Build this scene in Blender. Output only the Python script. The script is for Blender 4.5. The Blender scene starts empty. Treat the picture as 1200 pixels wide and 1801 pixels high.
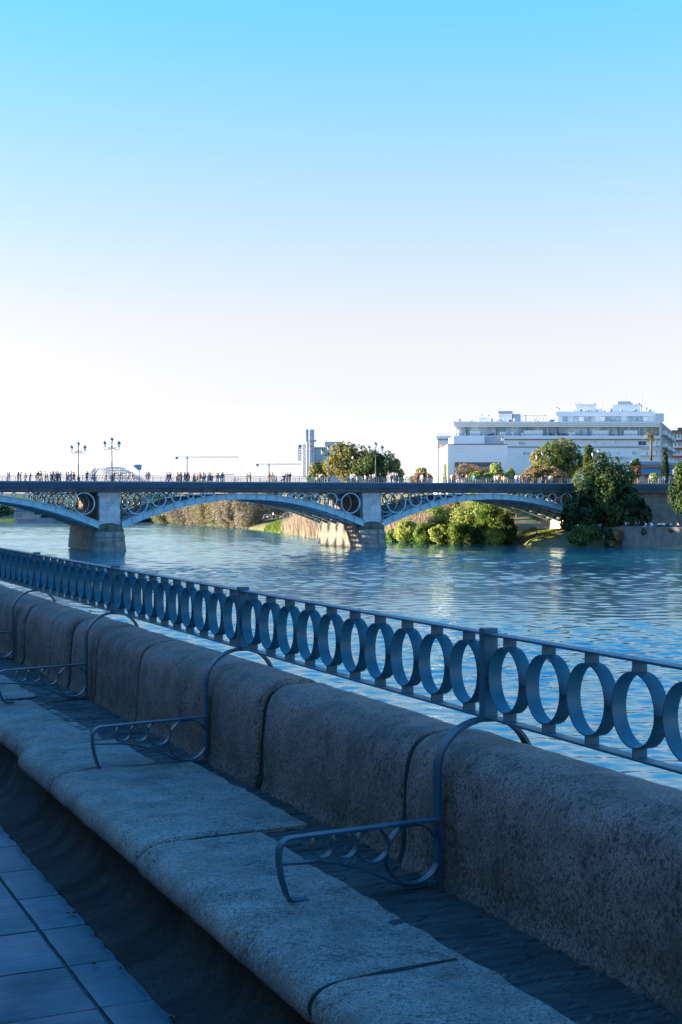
import bpy, bmesh, math, random
from mathutils import Vector, Matrix, noise
R = math.radians
random.seed(7)
scene = bpy.context.scene
col = scene.collection

# ------------------------------------------------------------------ camera frame
# World axes: +X runs across the river, +Y along the quay (upstream), Z up, water at 0.
FPX = 2720.0
EYE = 8.85
VA = math.atan2(1111, FPX)
SA, CA = math.sin(VA), math.cos(VA)
HOR = 875.0

def at(x, y, Z):
    """point seen at photo pixel (x, y) at camera depth Z metres"""
    k = (x - 600) / FPX
    return Vector((Z * (SA + k * CA), Z * (CA - k * SA), EYE + (HOR - y) / FPX * Z))

def at_row(x, Y):
    """ground position under photo column x on the plane world-Y = Y"""
    k = (x - 600) / FPX
    Z = Y / (CA - k * SA)
    return Z * (SA + k * CA), Z

# ------------------------------------------------------------------ object helpers
def tag(o, label=None, cat=None, group=None, kind=None):
    if label: o['label'] = label
    if cat: o['category'] = cat
    if group: o['group'] = group
    if kind: o['kind'] = kind
    return o

def empty(name, loc=(0, 0, 0), rz=0.0):
    o = bpy.data.objects.new(name, None)
    o.empty_display_size = 0.2
    col.objects.link(o)
    o.location = loc
    o.rotation_euler = (0, 0, rz)
    return o

class MB:
    """collects faces for ONE mesh object"""
    def __init__(self):
        self.v, self.f, self.m, self.s = [], [], [], []
    def add(self, vs, fs, mi=0, smooth=False):
        b = len(self.v)
        self.v += [tuple(p) for p in vs]
        for f in fs:
            self.f.append(tuple(b + i for i in f)); self.m.append(mi); self.s.append(smooth)
        return self
    def box(self, x0, x1, y0, y1, z0, z1, mi=0):
        vs = [(x, y, z) for z in (z0, z1) for y in (y0, y1) for x in (x0, x1)]
        return self.add(vs, [(0, 2, 3, 1), (4, 5, 7, 6), (0, 1, 5, 4), (2, 6, 7, 3), (0, 4, 6, 2), (1, 3, 7, 5)], mi)
    def tube(self, pts, rads, seg=8, mi=0, cap=True):
        pts = [Vector(p) for p in pts]
        if not hasattr(rads, '__len__'): rads = [rads] * len(pts)
        vs, fs = [], []
        for i, p in enumerate(pts):
            a = pts[max(i - 1, 0)]; c = pts[min(i + 1, len(pts) - 1)]
            d = (c - a)
            d = d.normalized() if d.length > 1e-9 else Vector((0, 0, 1))
            u = d.cross(Vector((0, 0, 1)))
            if u.length < 1e-3: u = Vector((1, 0, 0))
            u.normalize(); w = d.cross(u)
            for k in range(seg):
                t = 2 * math.pi * k / seg
                vs.append(p + (u * math.cos(t) + w * math.sin(t)) * rads[i])
        for i in range(len(pts) - 1):
            for k in range(seg):
                k2 = (k + 1) % seg
                fs.append((i * seg + k, i * seg + k2, (i + 1) * seg + k2, (i + 1) * seg + k))
        if cap:
            fs.append(tuple(range(seg))[::-1]); fs.append(tuple((len(pts) - 1) * seg + k for k in range(seg)))
        return self.add(vs, fs, mi, True)
    def lathe(self, prof, seg=16, c=(0, 0, 0), mi=0, smooth=True, a0=0.0, a1=2 * math.pi):
        vs, fs = [], []
        full = abs(a1 - a0 - 2 * math.pi) < 1e-6
        n = seg if full else seg + 1
        for (r, z) in prof:
            for k in range(n):
                t = a0 + (a1 - a0) * k / seg
                vs.append((c[0] + r * math.cos(t), c[1] + r * math.sin(t), c[2] + z))
        for i in range(len(prof) - 1):
            for k in range(seg):
                k2 = (k + 1) % n
                fs.append((i * n + k, i * n + k2, (i + 1) * n + k2, (i + 1) * n + k))
        return self.add(vs, fs, mi, smooth)
    def prism(self, poly, z0, z1, mi=0):
        n = len(poly)
        vs = [(x, y, z0) for x, y in poly] + [(x, y, z1) for x, y in poly]
        fs = [tuple(range(n))[::-1], tuple(range(n, 2 * n))] + [(i, (i + 1) % n, n + (i + 1) % n, n + i) for i in range(n)]
        return self.add(vs, fs, mi)
    def xzprism(self, poly, y0, y1, mi=0):
        n = len(poly)
        vs = [(x, y0, z) for x, z in poly] + [(x, y1, z) for x, z in poly]
        fs = [tuple(range(n)), tuple(range(n, 2 * n))[::-1]] + [((i + 1) % n, i, n + i, n + (i + 1) % n) for i in range(n)]
        return self.add(vs, fs, mi)
    def strap(self, path, O, U, V, W, w, th, closed=False, mi=0):
        """flat bar: 2-D path (u,v) in plane O+uU+vV, width w along W (centred), thickness th in the plane"""
        O, U, V, W = map(Vector, (O, U, V, W))
        n = len(path)
        P = [Vector((p[0], p[1])) for p in path]
        vs, fs = [], []
        for i in range(n):
            a = P[(i - 1) % n] if closed or i else P[0]
            c = P[(i + 1) % n] if closed or i < n - 1 else P[-1]
            d = (c - a).normalized()
            nn = Vector((-d.y, d.x))
            for sx, sw in ((-1, -1), (1, -1), (1, 1), (-1, 1)):
                q = P[i] + nn * (sx * th / 2)
                vs.append(O + U * q.x + V * q.y + W * (sw * w / 2))
        m = n if closed else n - 1
        for i in range(m):
            j = (i + 1) % n
            for k in range(4):
                k2 = (k + 1) % 4
                fs.append((i * 4 + k, i * 4 + k2, j * 4 + k2, j * 4 + k))
        if not closed:
            fs.append((3, 2, 1, 0)); fs.append(tuple((n - 1) * 4 + k for k in range(4)))
        return self.add(vs, fs, mi)
    def build(self, name, mats, parent=None, fix=True, autosmooth=None):
        me = bpy.data.meshes.new(name)
        me.from_pydata(self.v, [], self.f)
        for m in (mats if isinstance(mats, (list, tuple)) else [mats]): me.materials.append(m)
        for p, mi, s in zip(me.polygons, self.m, self.s):
            p.material_index = mi; p.use_smooth = s
        if fix:
            bm = bmesh.new(); bm.from_mesh(me)
            bmesh.ops.recalc_face_normals(bm, faces=bm.faces); bm.to_mesh(me); bm.free()
        me.update()
        if autosmooth is not None:
            me.polygons.foreach_set('use_smooth', [True] * len(me.polygons))
            me.set_sharp_from_angle(angle=R(autosmooth))
        o = bpy.data.objects.new(name, me); col.objects.link(o)
        if parent is not None: o.parent = parent
        return o

def copy_tree(o, parent=None):
    c = o.copy(); col.objects.link(c)
    if parent is not None: c.parent = parent
    for ch in list(o.children): copy_tree(ch, c)
    return c

def arc(cx, cy, rx, ry, a0, a1, n):
    return [(cx + rx * math.cos(R(a0 + (a1 - a0) * i / n)), cy + ry * math.sin(R(a0 + (a1 - a0) * i / n))) for i in range(n + 1)]

def circ(r, n=48):
    return [(r * math.cos(2 * math.pi * i / n), r * math.sin(2 * math.pi * i / n)) for i in range(n)]

# ------------------------------------------------------------------ materials
class NT:
    def __init__(self, name):
        self.mat = bpy.data.materials.new(name); self.mat.use_nodes = True
        self.t = self.mat.node_tree; self.n = self.t.nodes; self.l = self.t.links
        self.b = self.n['Principled BSDF']; self.out = self.n['Material Output']
        self.co = self.n.new('ShaderNodeTexCoord')
    def node(self, t, **kw):
        x = self.n.new(t)
        for k, v in kw.items(): setattr(x, k, v)
        return x
    def link(self, a, b): self.l.new(a, b)
    def vec(self, scale=(1, 1, 1), src='Object', rot=(0, 0, 0)):
        m = self.node('ShaderNodeMapping'); m.inputs['Scale'].default_value = scale; m.inputs['Rotation'].default_value = rot
        self.link(self.co.outputs[src], m.inputs['Vector']); return m.outputs[0]
    def noise(self, vec, scale, detail=3, rough=.55, dist=0):
        x = self.node('ShaderNodeTexNoise'); self.link(vec, x.inputs['Vector'])
        x.inputs['Scale'].default_value = scale; x.inputs['Detail'].default_value = detail
        x.inputs['Roughness'].default_value = rough; x.inputs['Distortion'].default_value = dist
        return x.outputs['Fac']
    def ramp(self, fac, stops):
        x = self.node('ShaderNodeValToRGB'); self.link(fac, x.inputs['Fac'])
        e = x.color_ramp.elements
        while len(e) < len(stops): e.new(.5)
        for el, (p, c) in zip(e, stops):
            el.position = p
            el.color = (c, c, c, 1) if not hasattr(c, '__len__') else (*c[:3], 1)
        return x.outputs['Color']
    def mix(self, fac, a, b, mode='MIX'):
        x = self.node('ShaderNodeMix', data_type='RGBA', blend_type=mode)
        for s, v in ((0, fac), (6, a), (7, b)):
            if hasattr(v, 'is_output') or hasattr(v, 'links'): self.link(v, x.inputs[s])
            elif s == 0: x.inputs[0].default_value = v
            else: x.inputs[s].default_value = (*v[:3], 1)
        return x.outputs[2]
    def math(self, op, a, b=0.0):
        x = self.node('ShaderNodeMath', operation=op)
        for s, v in ((0, a), (1, b)):
            if hasattr(v, 'links'): self.link(v, x.inputs[s])
            else: x.inputs[s].default_value = v
        return x.outputs[0]
    def bump(self, h, strength=.3, dist=.01, prev=None):
        x = self.node('ShaderNodeBump'); x.inputs['Strength'].default_value = strength; x.inputs['Distance'].default_value = dist
        self.link(h, x.inputs['Height'])
        if prev is not None: self.link(prev, x.inputs['Normal'])
        return x.outputs[0]
    def fin(self, c=None, rough=.6, metal=0, normal=None, spec=.5):
        if c is not None:
            if hasattr(c, 'links'): self.link(c, self.b.inputs['Base Color'])
            else: self.b.inputs['Base Color'].default_value = (*c[:3], 1)
        if hasattr(rough, 'links'): self.link(rough, self.b.inputs['Roughness'])
        else: self.b.inputs['Roughness'].default_value = rough
        self.b.inputs['Metallic'].default_value = metal
        self.b.inputs['Specular IOR Level'].default_value = spec
        if normal is not None: self.link(normal, self.b.inputs['Normal'])
        return self.mat

def plain(name, c, rough=.6, metal=0, var=.2, scale=2.0, bump=0, spec=.5, src='Object', stretch=(1, 1, 1)):
    t = NT(name); v = t.vec(stretch, src)
    n1 = t.noise(v, scale, 5, .6)
    lo = tuple(x * (1 - var) for x in c); hi = tuple(min(1, x * (1 + var)) for x in c)
    cc = t.ramp(n1, [(.3, lo), (.7, hi)])
    nb = t.bump(t.noise(v, scale * 6, 4), bump, .02) if bump else None
    return t.fin(cc, rough, metal, nb, spec)

def m_granite(name, base, warm, dark, blotch=1.6, moss=.5, grime=.5):
    t = NT(name); v = t.vec()
    g1 = t.noise(v, 150, 2, .6); g2 = t.noise(v, 60, 3, .65); g3 = t.noise(v, blotch, 5, .62); g4 = t.noise(v, 6.5, 4, .65)
    c = t.mix(t.ramp(g3, [(.38, 0), (.62, 1)]), base, warm)
    c = t.mix(t.ramp(g1, [(.36, .75), (.5, 0)]), c, dark)                       # dark mica grains
    c = t.mix(t.ramp(g1, [(.56, 0), (.72, .55)]), c, tuple(min(1, x * 1.9) for x in base))   # pale feldspar
    c = t.mix(t.ramp(g2, [(.33, .85), (.47, 0)]), c, tuple(x * .45 for x in dark))
    g5 = t.noise(v, 4.2, 6, .72)
    c = t.mix(t.math('MULTIPLY', t.ramp(g4, [(.42, 0), (.60, .85 * grime)]), t.ramp(g3, [(.3, .25), (.6, 1)])), c, tuple(x * .38 for x in base))  # grime
    c = t.mix(t.math('MULTIPLY', t.ramp(g5, [(.50, 0), (.62, .9 * grime)]), t.ramp(g2, [(.42, 1), (.58, .2)])), c, tuple(x * .12 for x in base))      # black weathering pits
    # green-black algae, thick low down on the stone, its edge broken by noise
    geo = t.node('ShaderNodeSeparateXYZ'); t.link(t.co.outputs['Object'], geo.inputs[0])
    zz = t.math('ADD', geo.outputs['Z'], t.math('MULTIPLY', t.math('SUBTRACT', t.noise(v, 3.2, 5, .7), .5), .55))
    mm = t.node('ShaderNodeMapRange'); t.link(zz, mm.inputs[0])
    mm.inputs[1].default_value = .34; mm.inputs[2].default_value = .02; mm.inputs[3].default_value = 0; mm.inputs[4].default_value = moss
    mf = t.math('MULTIPLY', mm.outputs[0], t.ramp(g2, [(.35, 1), (.62, .25)]))
    c = t.mix(mf, c, (.022, .034, .016))
    b = t.bump(g1, .35, .003); b = t.bump(g2, .5, .006, b); b = t.bump(g4, .3, .012, b)
    return t.fin(c, t.ramp(g2, [(.3, .62), (.7, .85)]), 0, b, .35)

def m_slate(name, c0, c1, c2, sc=(3, 40, 40), rough=(.3, .55)):
    t = NT(name); v = t.vec(sc); v1 = t.vec()
    n1 = t.noise(v, 1.0, 6, .65, .3); n2 = t.noise(v1, 2.3, 5, .6); n3 = t.noise(v1, 40, 3)
    rp = t.node('ShaderNodeNewGeometry').outputs['Random Per Island']
    c = t.mix(t.ramp(n1, [(.42, 0), (.66, 1)]), c0, c1)
    c = t.mix(t.ramp(n2, [(.5, 0), (.75, .8)]), c, c2)
    c = t.mix(t.math('MULTIPLY', rp, .45), c, tuple(x * .45 for x in c0))
    b = t.bump(n1, .8, .007); b = t.bump(n3, .35, .003, b)
    return t.fin(c, t.ramp(n2, [(.3, rough[0]), (.7, rough[1])]), 0, b, .5)

def m_leaf(name, c0, c1, c2, trans=.45):
    t = NT(name)
    rp = t.node('ShaderNodeNewGeometry').outputs['Random Per Island']
    c = t.ramp(rp, [(0, c0), (.5, c1), (1, c2)])
    n = t.noise(t.vec(), .35, 3)
    c = t.mix(t.ramp(n, [(.35, 0), (.65, .6)]), c, c0)
    t.fin(c, .6, 0, None, .25)
    tr = t.node('ShaderNodeBsdfTranslucent'); t.link(c, tr.inputs['Color'])
    ms = t.node('ShaderNodeMixShader'); ms.inputs[0].default_value = trans
    t.link(t.b.outputs[0], ms.inputs[1]); t.link(tr.outputs[0], ms.inputs[2]); t.link(ms.outputs[0], t.out.inputs['Surface'])
    return t.mat

def m_masonry(name, c, mortar, bw, bh, rough=.85, plane='XZ', stain=.5):
    t = NT(name); v = t.vec()
    s = t.node('ShaderNodeSeparateXYZ'); t.link(v, s.inputs[0]); cb = t.node('ShaderNodeCombineXYZ')
    t.link(t.math('ADD', s.outputs['X'], s.outputs['Y']), cb.inputs[0]); t.link(s.outputs['Z'], cb.inputs[1])
    br = t.node('ShaderNodeTexBrick'); t.link(cb.outputs[0], br.inputs['Vector'])
    br.inputs['Scale'].default_value = 1; br.inputs['Brick Width'].default_value = bw; br.inputs['Row Height'].default_value = bh
    br.inputs['Mortar Size'].default_value = .025; br.inputs['Mortar Smooth'].default_value = .3
    br.inputs['Color1'].default_value = (*c, 1); br.inputs['Color2'].default_value = (*[x * .72 for x in c], 1); br.inputs['Mortar'].default_value = (*mortar, 1)
    n1 = t.noise(v, 1.1, 6, .65); vs = t.vec((1.5, 1.5, .22)); n2 = t.noise(vs, 1.0, 5, .6)
    cc = t.mix(t.ramp(n1, [(.45, 0), (.72, stain)]), br.outputs['Color'], tuple(x * .35 for x in c))
    cc = t.mix(t.ramp(n2, [(.5, 0), (.7, stain)]), cc, tuple(x * .3 for x in c))
    b = t.bump(n1, .4, .05); b = t.bump(br.outputs['Fac'], -.4, .03, b)
    return t.fin(cc, rough, 0, b, .3)

M = {}
M['granite_wall'] = m_granite('granite_wall', (.42, .26, .215), (.34, .20, .165), (.04, .03, .028), 1.3, .9, .85)
M['granite_seat'] = m_granite('granite_seat', (.40, .32, .27), (.32, .25, .21), (.045, .038, .035), 1.7, 0.0, .8)
M['mortar'] = plain('mortar', (.012, .014, .011), .9, var=.4, scale=9, bump=.5)
M['pave_joint'] = plain('pave_joint', (.035, .042, .04), .9, var=.4, scale=9, bump=.5)
M['slate_strip'] = m_slate('slate_strip', (.022, .024, .024), (.10, .09, .08), (.014, .017, .012), (5, 44, 44), (.4, .75))
M['slate_tile'] = m_slate('slate_tile', (.024, .085, .12), (.055, .135, .18), (.014, .045, .065), (5, 32, 32), (.42, .65))
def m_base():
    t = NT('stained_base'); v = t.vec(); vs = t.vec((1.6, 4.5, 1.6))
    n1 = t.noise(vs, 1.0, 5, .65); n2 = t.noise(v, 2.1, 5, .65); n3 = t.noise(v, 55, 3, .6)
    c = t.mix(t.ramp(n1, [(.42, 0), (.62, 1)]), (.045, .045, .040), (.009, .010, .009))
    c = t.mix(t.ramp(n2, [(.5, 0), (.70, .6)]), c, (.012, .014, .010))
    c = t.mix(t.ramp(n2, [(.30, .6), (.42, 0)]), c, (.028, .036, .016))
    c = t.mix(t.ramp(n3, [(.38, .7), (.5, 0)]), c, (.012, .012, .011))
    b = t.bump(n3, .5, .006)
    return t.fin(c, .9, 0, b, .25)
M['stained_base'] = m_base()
def m_paint(name, c, rough):
    t = NT(name); v = t.vec(); n = t.noise(v, 9, 5, .65); n2 = t.noise(v, 45, 4, .65); n3 = t.noise(v, 2.2, 5, .7)
    cc = t.mix(t.ramp(n, [(.35, 0), (.7, 1)]), tuple(x * .72 for x in c), tuple(x * 1.25 for x in c))
    cc = t.mix(t.math('MULTIPLY', t.ramp(n2, [(.56, 0), (.63, 1)]), t.ramp(n3, [(.46, 0), (.58, .9)])), cc, (.10, .055, .032))
    b = t.bump(n2, .25, .0015); b = t.bump(n, .25, .004, b)
    return t.fin(cc, t.ramp(n, [(.3, rough - .08), (.7, rough + .15)]), 0, b, .5)
M['paint'] = m_paint('railing_paint', (.022, .125, .175), .45)
M['paint_edge'] = m_paint('armrest_paint', (.018, .075, .115), .42)
M['asphalt'] = plain('asphalt', (.05, .05, .052), .9, var=.25, scale=4, bump=.3)
M['iron_bridge'] = plain('bridge_iron', (.31, .47, .52), .55, 0, .18, .8, .05)
M['iron_dark'] = plain('bridge_iron_dark', (.12, .115, .11), .7, 0, .3, .6)
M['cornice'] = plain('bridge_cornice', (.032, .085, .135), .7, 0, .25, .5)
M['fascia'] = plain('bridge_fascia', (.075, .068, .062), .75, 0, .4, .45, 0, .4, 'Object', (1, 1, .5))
M['pier_stone'] = m_masonry('pier_stone', (.58, .60, .60), (.38, .38, .37), 1.5, .62, stain=.45)
M['plinth_stone'] = m_masonry('plinth_stone', (.30, .275, .235), (.13, .125, .11), 1.9, .8, stain=.75)
M['cap_moss'] = plain('mossy_cap', (.10, .10, .07), .95, 0, .6, .9, .6)
M['pale_wall'] = m_masonry('quay_concrete', (.21, .20, .18), (.15, .145, .135), 6, 4, stain=.75)
M['abut'] = m_masonry('abutment_stone', (.24, .21, .18), (.13, .12, .11), 1.4, .6, stain=.6)
M['cream'] = plain('cream_render', (.62, .56, .46), .85, 0, .1, .5)
M['lamp_metal'] = plain('lamp_iron', (.05, .055, .06), .5, 0, .2, 3)
t = NT('lamp_glass'); M['lamp_glass'] = t.fin((.72, .72, .70), .25, 0, None, .5)
M['rail_thin'] = plain('bridge_rail_iron', (.23, .24, .25), .5, 0, .2, 2)
M['bark'] = plain('bark', (.09, .07, .055), .9, 0, .35, 2.5, .4)
M['bark_pale'] = plain('bark_pale', (.24, .2, .155), .9, 0, .3, 2.5, .3)
M['lf_olive'] = m_leaf('leaf_olive', (0.186, 0.193, 0.054), (0.307, 0.284, 0.087), (0.394, 0.345, 0.123))
M['lf_dark'] = m_leaf('leaf_dark', (0.016, 0.041, 0.016), (0.035, 0.071, 0.027), (0.062, 0.096, 0.035), .25)
M['lf_teal'] = m_leaf('leaf_teal', (0.110, 0.168, 0.087), (0.173, 0.226, 0.110), (0.246, 0.296, 0.148))
M['lf_green'] = m_leaf('leaf_green', (0.115, 0.207, 0.042), (0.230, 0.344, 0.069), (0.344, 0.436, 0.115))
M['lf_mid'] = m_leaf('leaf_mid', (0.055, 0.109, 0.032), (0.112, 0.165, 0.045), (0.207, 0.216, 0.055))
M['lf_rust'] = m_leaf('leaf_rust', (0.354, 0.199, 0.099), (0.486, 0.287, 0.144), (0.354, 0.287, 0.111))
M['lf_bare'] = m_leaf('twig_tan', (.27, .23, .16), (.42, .37, .27), (.50, .45, .34), .25)
M['lf_barey'] = m_leaf('twig_yellow', (.28, .25, .13), (.42, .38, .22), (.50, .46, .30), .28)
M['lf_willow'] = m_leaf('leaf_willow', (0.263, 0.339, 0.088), (0.446, 0.509, 0.138), (0.616, 0.616, 0.216), .4)
M['lf_palm'] = m_leaf('leaf_palm', (0.102, 0.133, 0.041), (0.184, 0.204, 0.072), (0.388, 0.306, 0.122), .2)
M['reed'] = m_leaf('reed_tan', (.33, .26, .18), (.46, .365, .265), (.54, .44, .33), .3)
M['grass'] = m_leaf('grass_bright', (.10, .16, .02), (.17, .24, .03), (.23, .29, .05), .4)

# ================================================================== NEAR QUAY: pavement, bench, parapet, railing
def H(h): return EYE - h          # height below the eye -> world z
Y0, Y1 = -2.0, 34.0

# ground of the near bank: street + promenade in one sheet, quay face down to the river
g = MB()
g.add([(-40, -60, H(1.99)), (1.52, -60, H(1.86)), (1.52, 420, H(1.86)), (-40, 420, H(1.99))], [(0, 1, 2, 3)])
g.add([(1.52, -60, H(1.86)), (2.9, -60, H(1.86)), (2.9, 420, H(1.86)), (1.52, 420, H(1.86))], [(0, 1, 2, 3)])
g.add([(2.9, -60, H(1.86)), (2.9, 420, H(1.86)), (3.2, 420, -2.0), (3.2, -60, -2.0)], [(0, 1, 2, 3)])
tag(g.build('street', M['asphalt']), kind='structure')

# slate flags of the promenade: single slabs with open joints over mortar
def pz(q): return H(1.812 + .03 * (1.5 - q))
rnd = random.Random(3)
pv = MB()
rows = [1.286 - .535 * j for j in range(7)]
def tile(q0, q1, t0, t1, ragged=False):
    nx, ny = 6, 6
    e = .005
    vs = []; dz = rnd.uniform(-.0025, .0025); tx = rnd.uniform(-.004, .004)
    for j in range(ny + 1):
        for i in range(nx + 1):
            q = q0 + e + (q1 - q0 - 2 * e) * i / nx; t = t0 + e + (t1 - t0 - 2 * e) * j / ny
            if i in (0, nx): q += .0035 * noise.noise((t * 16, q0 * 9, 2)) * (1 if not (ragged and i == nx) else 4.5)
            if j in (0, ny): t += .003 * noise.noise((q * 16, t0 * 5, 7))
            z = pz(q) + dz + tx * (t - t0) + .0025 * noise.noise((q * 2.5, t * 9, 1))
            if i in (0, nx) or j in (0, ny): z -= .003
            vs.append((q, t, z))
    n = nx + 1
    fs = [(j * n + i, j * n + i + 1, (j + 1) * n + i + 1, (j + 1) * n + i) for j in range(ny) for i in range(nx)]
    b = len(vs); ring = [i for i in range(n)] + [j * n + nx for j in range(1, ny + 1)] + [ny * n + i for i in range(nx - 1, -1, -1)] + [j * n for j in range(ny - 1, 0, -1)]
    vs += [(vs[i][0], vs[i][1], vs[i][2] - .03) for i in ring]
    m = len(ring)
    fs += [(ring[k], b + k, b + (k + 1) % m, ring[(k + 1) % m]) for k in range(m)]
    pv.add(vs, fs, 0, False)
for k in range(-15, 52):
    t0 = 5.97 + .535 * k
    tile(1.290, 1.492, t0, t0 + .535, True)
    for j in range(6):
        tile(rows[j + 1] + .004, rows[j] - .004, t0, t0 + .535)
pv.add([(-2.2, Y0, pz(-2.2) - .012), (1.56, Y0, pz(1.56) - .012), (1.56, Y1, pz(1.56) - .012), (-2.2, Y1, pz(-2.2) - .012)], [(0, 1, 2, 3)], 1)
tag(pv.build('promenade_pavement', [M['slate_tile'], M['pave_joint']], fix=False), kind='structure')

def smooth_profile(p, n):
    """Catmull-Rom resample of a 2-D profile"""
    out = []
    for i in range(len(p) - 1):
        p0, p1, p2, p3 = p[max(i - 1, 0)], p[i], p[i + 1], p[min(i + 2, len(p) - 1)]
        for k in range(n):
            t = k / n
            out.append(tuple(.5 * (2 * b + (c - a) * t + (2 * a - 5 * b + 4 * c - d) * t * t + (3 * b - a - 3 * c + d) * t ** 3) for a, b, c, d in zip(p0, p1, p2, p3)))
    out.append(p[-1]); return out

def block(name, prof, t0, t1, mat, parent, seed, amp=.008, off=(0, 0), endr=.03, zbase=0.0, edge=None, step=.03):
    """a granite block: profile (q,h) swept along the quay with worn, rounded ends and a hand-dressed face"""
    n = max(14, int((t1 - t0) / step))
    cx = sum(p[0] for p in prof) / len(prof); cz = sum(p[1] for p in prof) / len(prof)
    ts = [0, .25, .5, .75, 1]
    L = t1 - t0
    tt = [endr * s for s in ts] + [endr + (L - 2 * endr) * i / n for i in range(1, n)] + [L - endr * (1 - s) for s in ts]
    mb = MB(); vs = []; m = len(prof)
    rr = random.Random(seed); ph = rr.uniform(0, 50)
    tilt = rr.uniform(-.006, .006)
    for a in tt:
        d = min(a, L - a)
        sh = 0 if d >= endr else endr * (1 - math.sqrt(max(0, 1 - (1 - d / endr) ** 2)))
        for (q, h) in prof:
            vq, vh = q - cx, h - cz
            ln = math.hypot(vq, vh) + 1e-6
            k = 1 - sh / ln
            Q, Hh = cx + vq * k, cz + vh * k
            y = t0 + a
            nz = amp * (noise.noise((Q * 3 + ph, y * 2.2, Hh * 3)) * 1.1 + .8 * noise.noise((Q * 9 + ph, y * 8, Hh * 9)) + .35 * noise.noise((Q * 24, y * 24 + ph, Hh * 24)))
            Q += vq / ln * nz + off[0]; Hh += vh / ln * nz + off[1] + tilt * (a - L / 2) / L
            if edge and Q > edge[0] - .07: Q = min(Q, edge[0] + edge[1] * (noise.noise((y * 2.1 + ph, 3, 1)) + .6 * noise.noise((y * 7 + ph, 5, 1))))
            vs.append((Q, y + .012 * noise.noise((Q * 6, Hh * 6, ph)) * (1 if d < endr else 0), H(Hh) - zbase))
    fs = [(i * m + k, i * m + k + 1, (i + 1) * m + k + 1, (i + 1) * m + k) for i in range(len(tt) - 1) for k in range(m - 1)]
    fs += [tuple(range(m)), tuple((len(tt) - 1) * m + k for k in range(m))[::-1]]
    mb.add(vs, fs, 0, True)
    o = mb.build(name, mat, parent, autosmooth=50)
    o.location.z = zbase
    return o

def joint_fill(mb, prof, t, wd, rec, zbase, dq=0):
    cx = sum(p[0] for p in prof) / len(prof); cz = sum(p[1] for p in prof) / len(prof); vs = []
    for y in (t - wd, t + wd):
        for q, h in prof:
            l_ = math.hypot(q - cx, h - cz) + 1e-6; k = 1 - rec / l_
            vs.append((cx + (q - cx) * k + dq, y, H(cz + (h - cz) * k) - zbase))
    m_ = len(prof); mb.add(vs, [(k, k + 1, m_ + k + 1, m_ + k) for k in range(m_ - 1)], 0, True)

# ---- bench: stone seat slabs on a stained base, slate strip along the parapet
bench = empty('stone_bench', (1.9, 8, H(1.83)))
tag(bench, 'long granite bench of rounded slabs on a dark stained base beside the pavement', 'bench')
def under(o, p):
    o.parent = p; o.matrix_parent_inverse = p.matrix_basis.inverted() if False else Matrix.Translation(-p.location)
    return o
seat_prof = smooth_profile([(2.20, 1.53), (2.20, 1.415), (2.17, 1.402), (2.05, 1.404), (1.88, 1.409), (1.77, 1.413), (1.70, 1.421), (1.65, 1.438), (1.622, 1.465), (1.612, 1.498), (1.622, 1.53), (1.655, 1.552), (1.72, 1.558), (1.9, 1.558)], 4)
joints = [2.35, 4.215, 6.16, 7.91, 8.81, 10.9, 12.6, 14.5, 16.2, 18.3, 20.2, 22.4, 24.5]
joints = [.6] + joints
for i in range(len(joints) - 1):
    off = (0.0 if joints[i] < 8.7 else .07, rnd.uniform(-.009, .009))
    wide = .235 if abs(joints[i] - 6.16) < .01 else (.05 if abs(joints[i] - 7.91) < .01 else .01)
    sp_f = [(q + (wide if q > 1.9 else 0), h) for q, h in seat_prof]
    under(block('seat_slab', sp_f, joints[i] + .010, joints[i + 1] - .010, M['granite_seat'], None, 20 + i, .004, off, .030, 7.0, edge=(2.125 + wide, .034)), bench)
for i in range(1, len(joints) - 1):
    seat_fill = MB()
    joint_fill(seat_fill, [p for p in seat_prof if p[0] < 2.13 or p[1] > 1.5], joints[i], .02, .012, 7, .07 if joints[i] > 8.7 else 0)
    o = seat_fill.build('mortar_joint', M['mortar'], fix=False); o.location.z = 7; under(o, bench)
# base with its flared foot
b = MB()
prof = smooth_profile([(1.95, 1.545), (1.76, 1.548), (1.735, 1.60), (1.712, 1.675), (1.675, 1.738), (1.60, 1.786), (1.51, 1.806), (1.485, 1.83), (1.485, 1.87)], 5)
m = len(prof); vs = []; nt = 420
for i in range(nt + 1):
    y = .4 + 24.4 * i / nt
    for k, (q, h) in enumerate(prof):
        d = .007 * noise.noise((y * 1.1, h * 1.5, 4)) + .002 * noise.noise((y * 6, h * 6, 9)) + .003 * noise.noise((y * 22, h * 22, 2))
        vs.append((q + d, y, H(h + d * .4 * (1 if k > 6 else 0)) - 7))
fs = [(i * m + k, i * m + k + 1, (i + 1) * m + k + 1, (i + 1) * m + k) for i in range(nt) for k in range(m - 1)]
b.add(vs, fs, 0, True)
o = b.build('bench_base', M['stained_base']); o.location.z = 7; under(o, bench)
# slate strip: rough courses laid across the seat
s = MB(); vs = []
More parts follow.
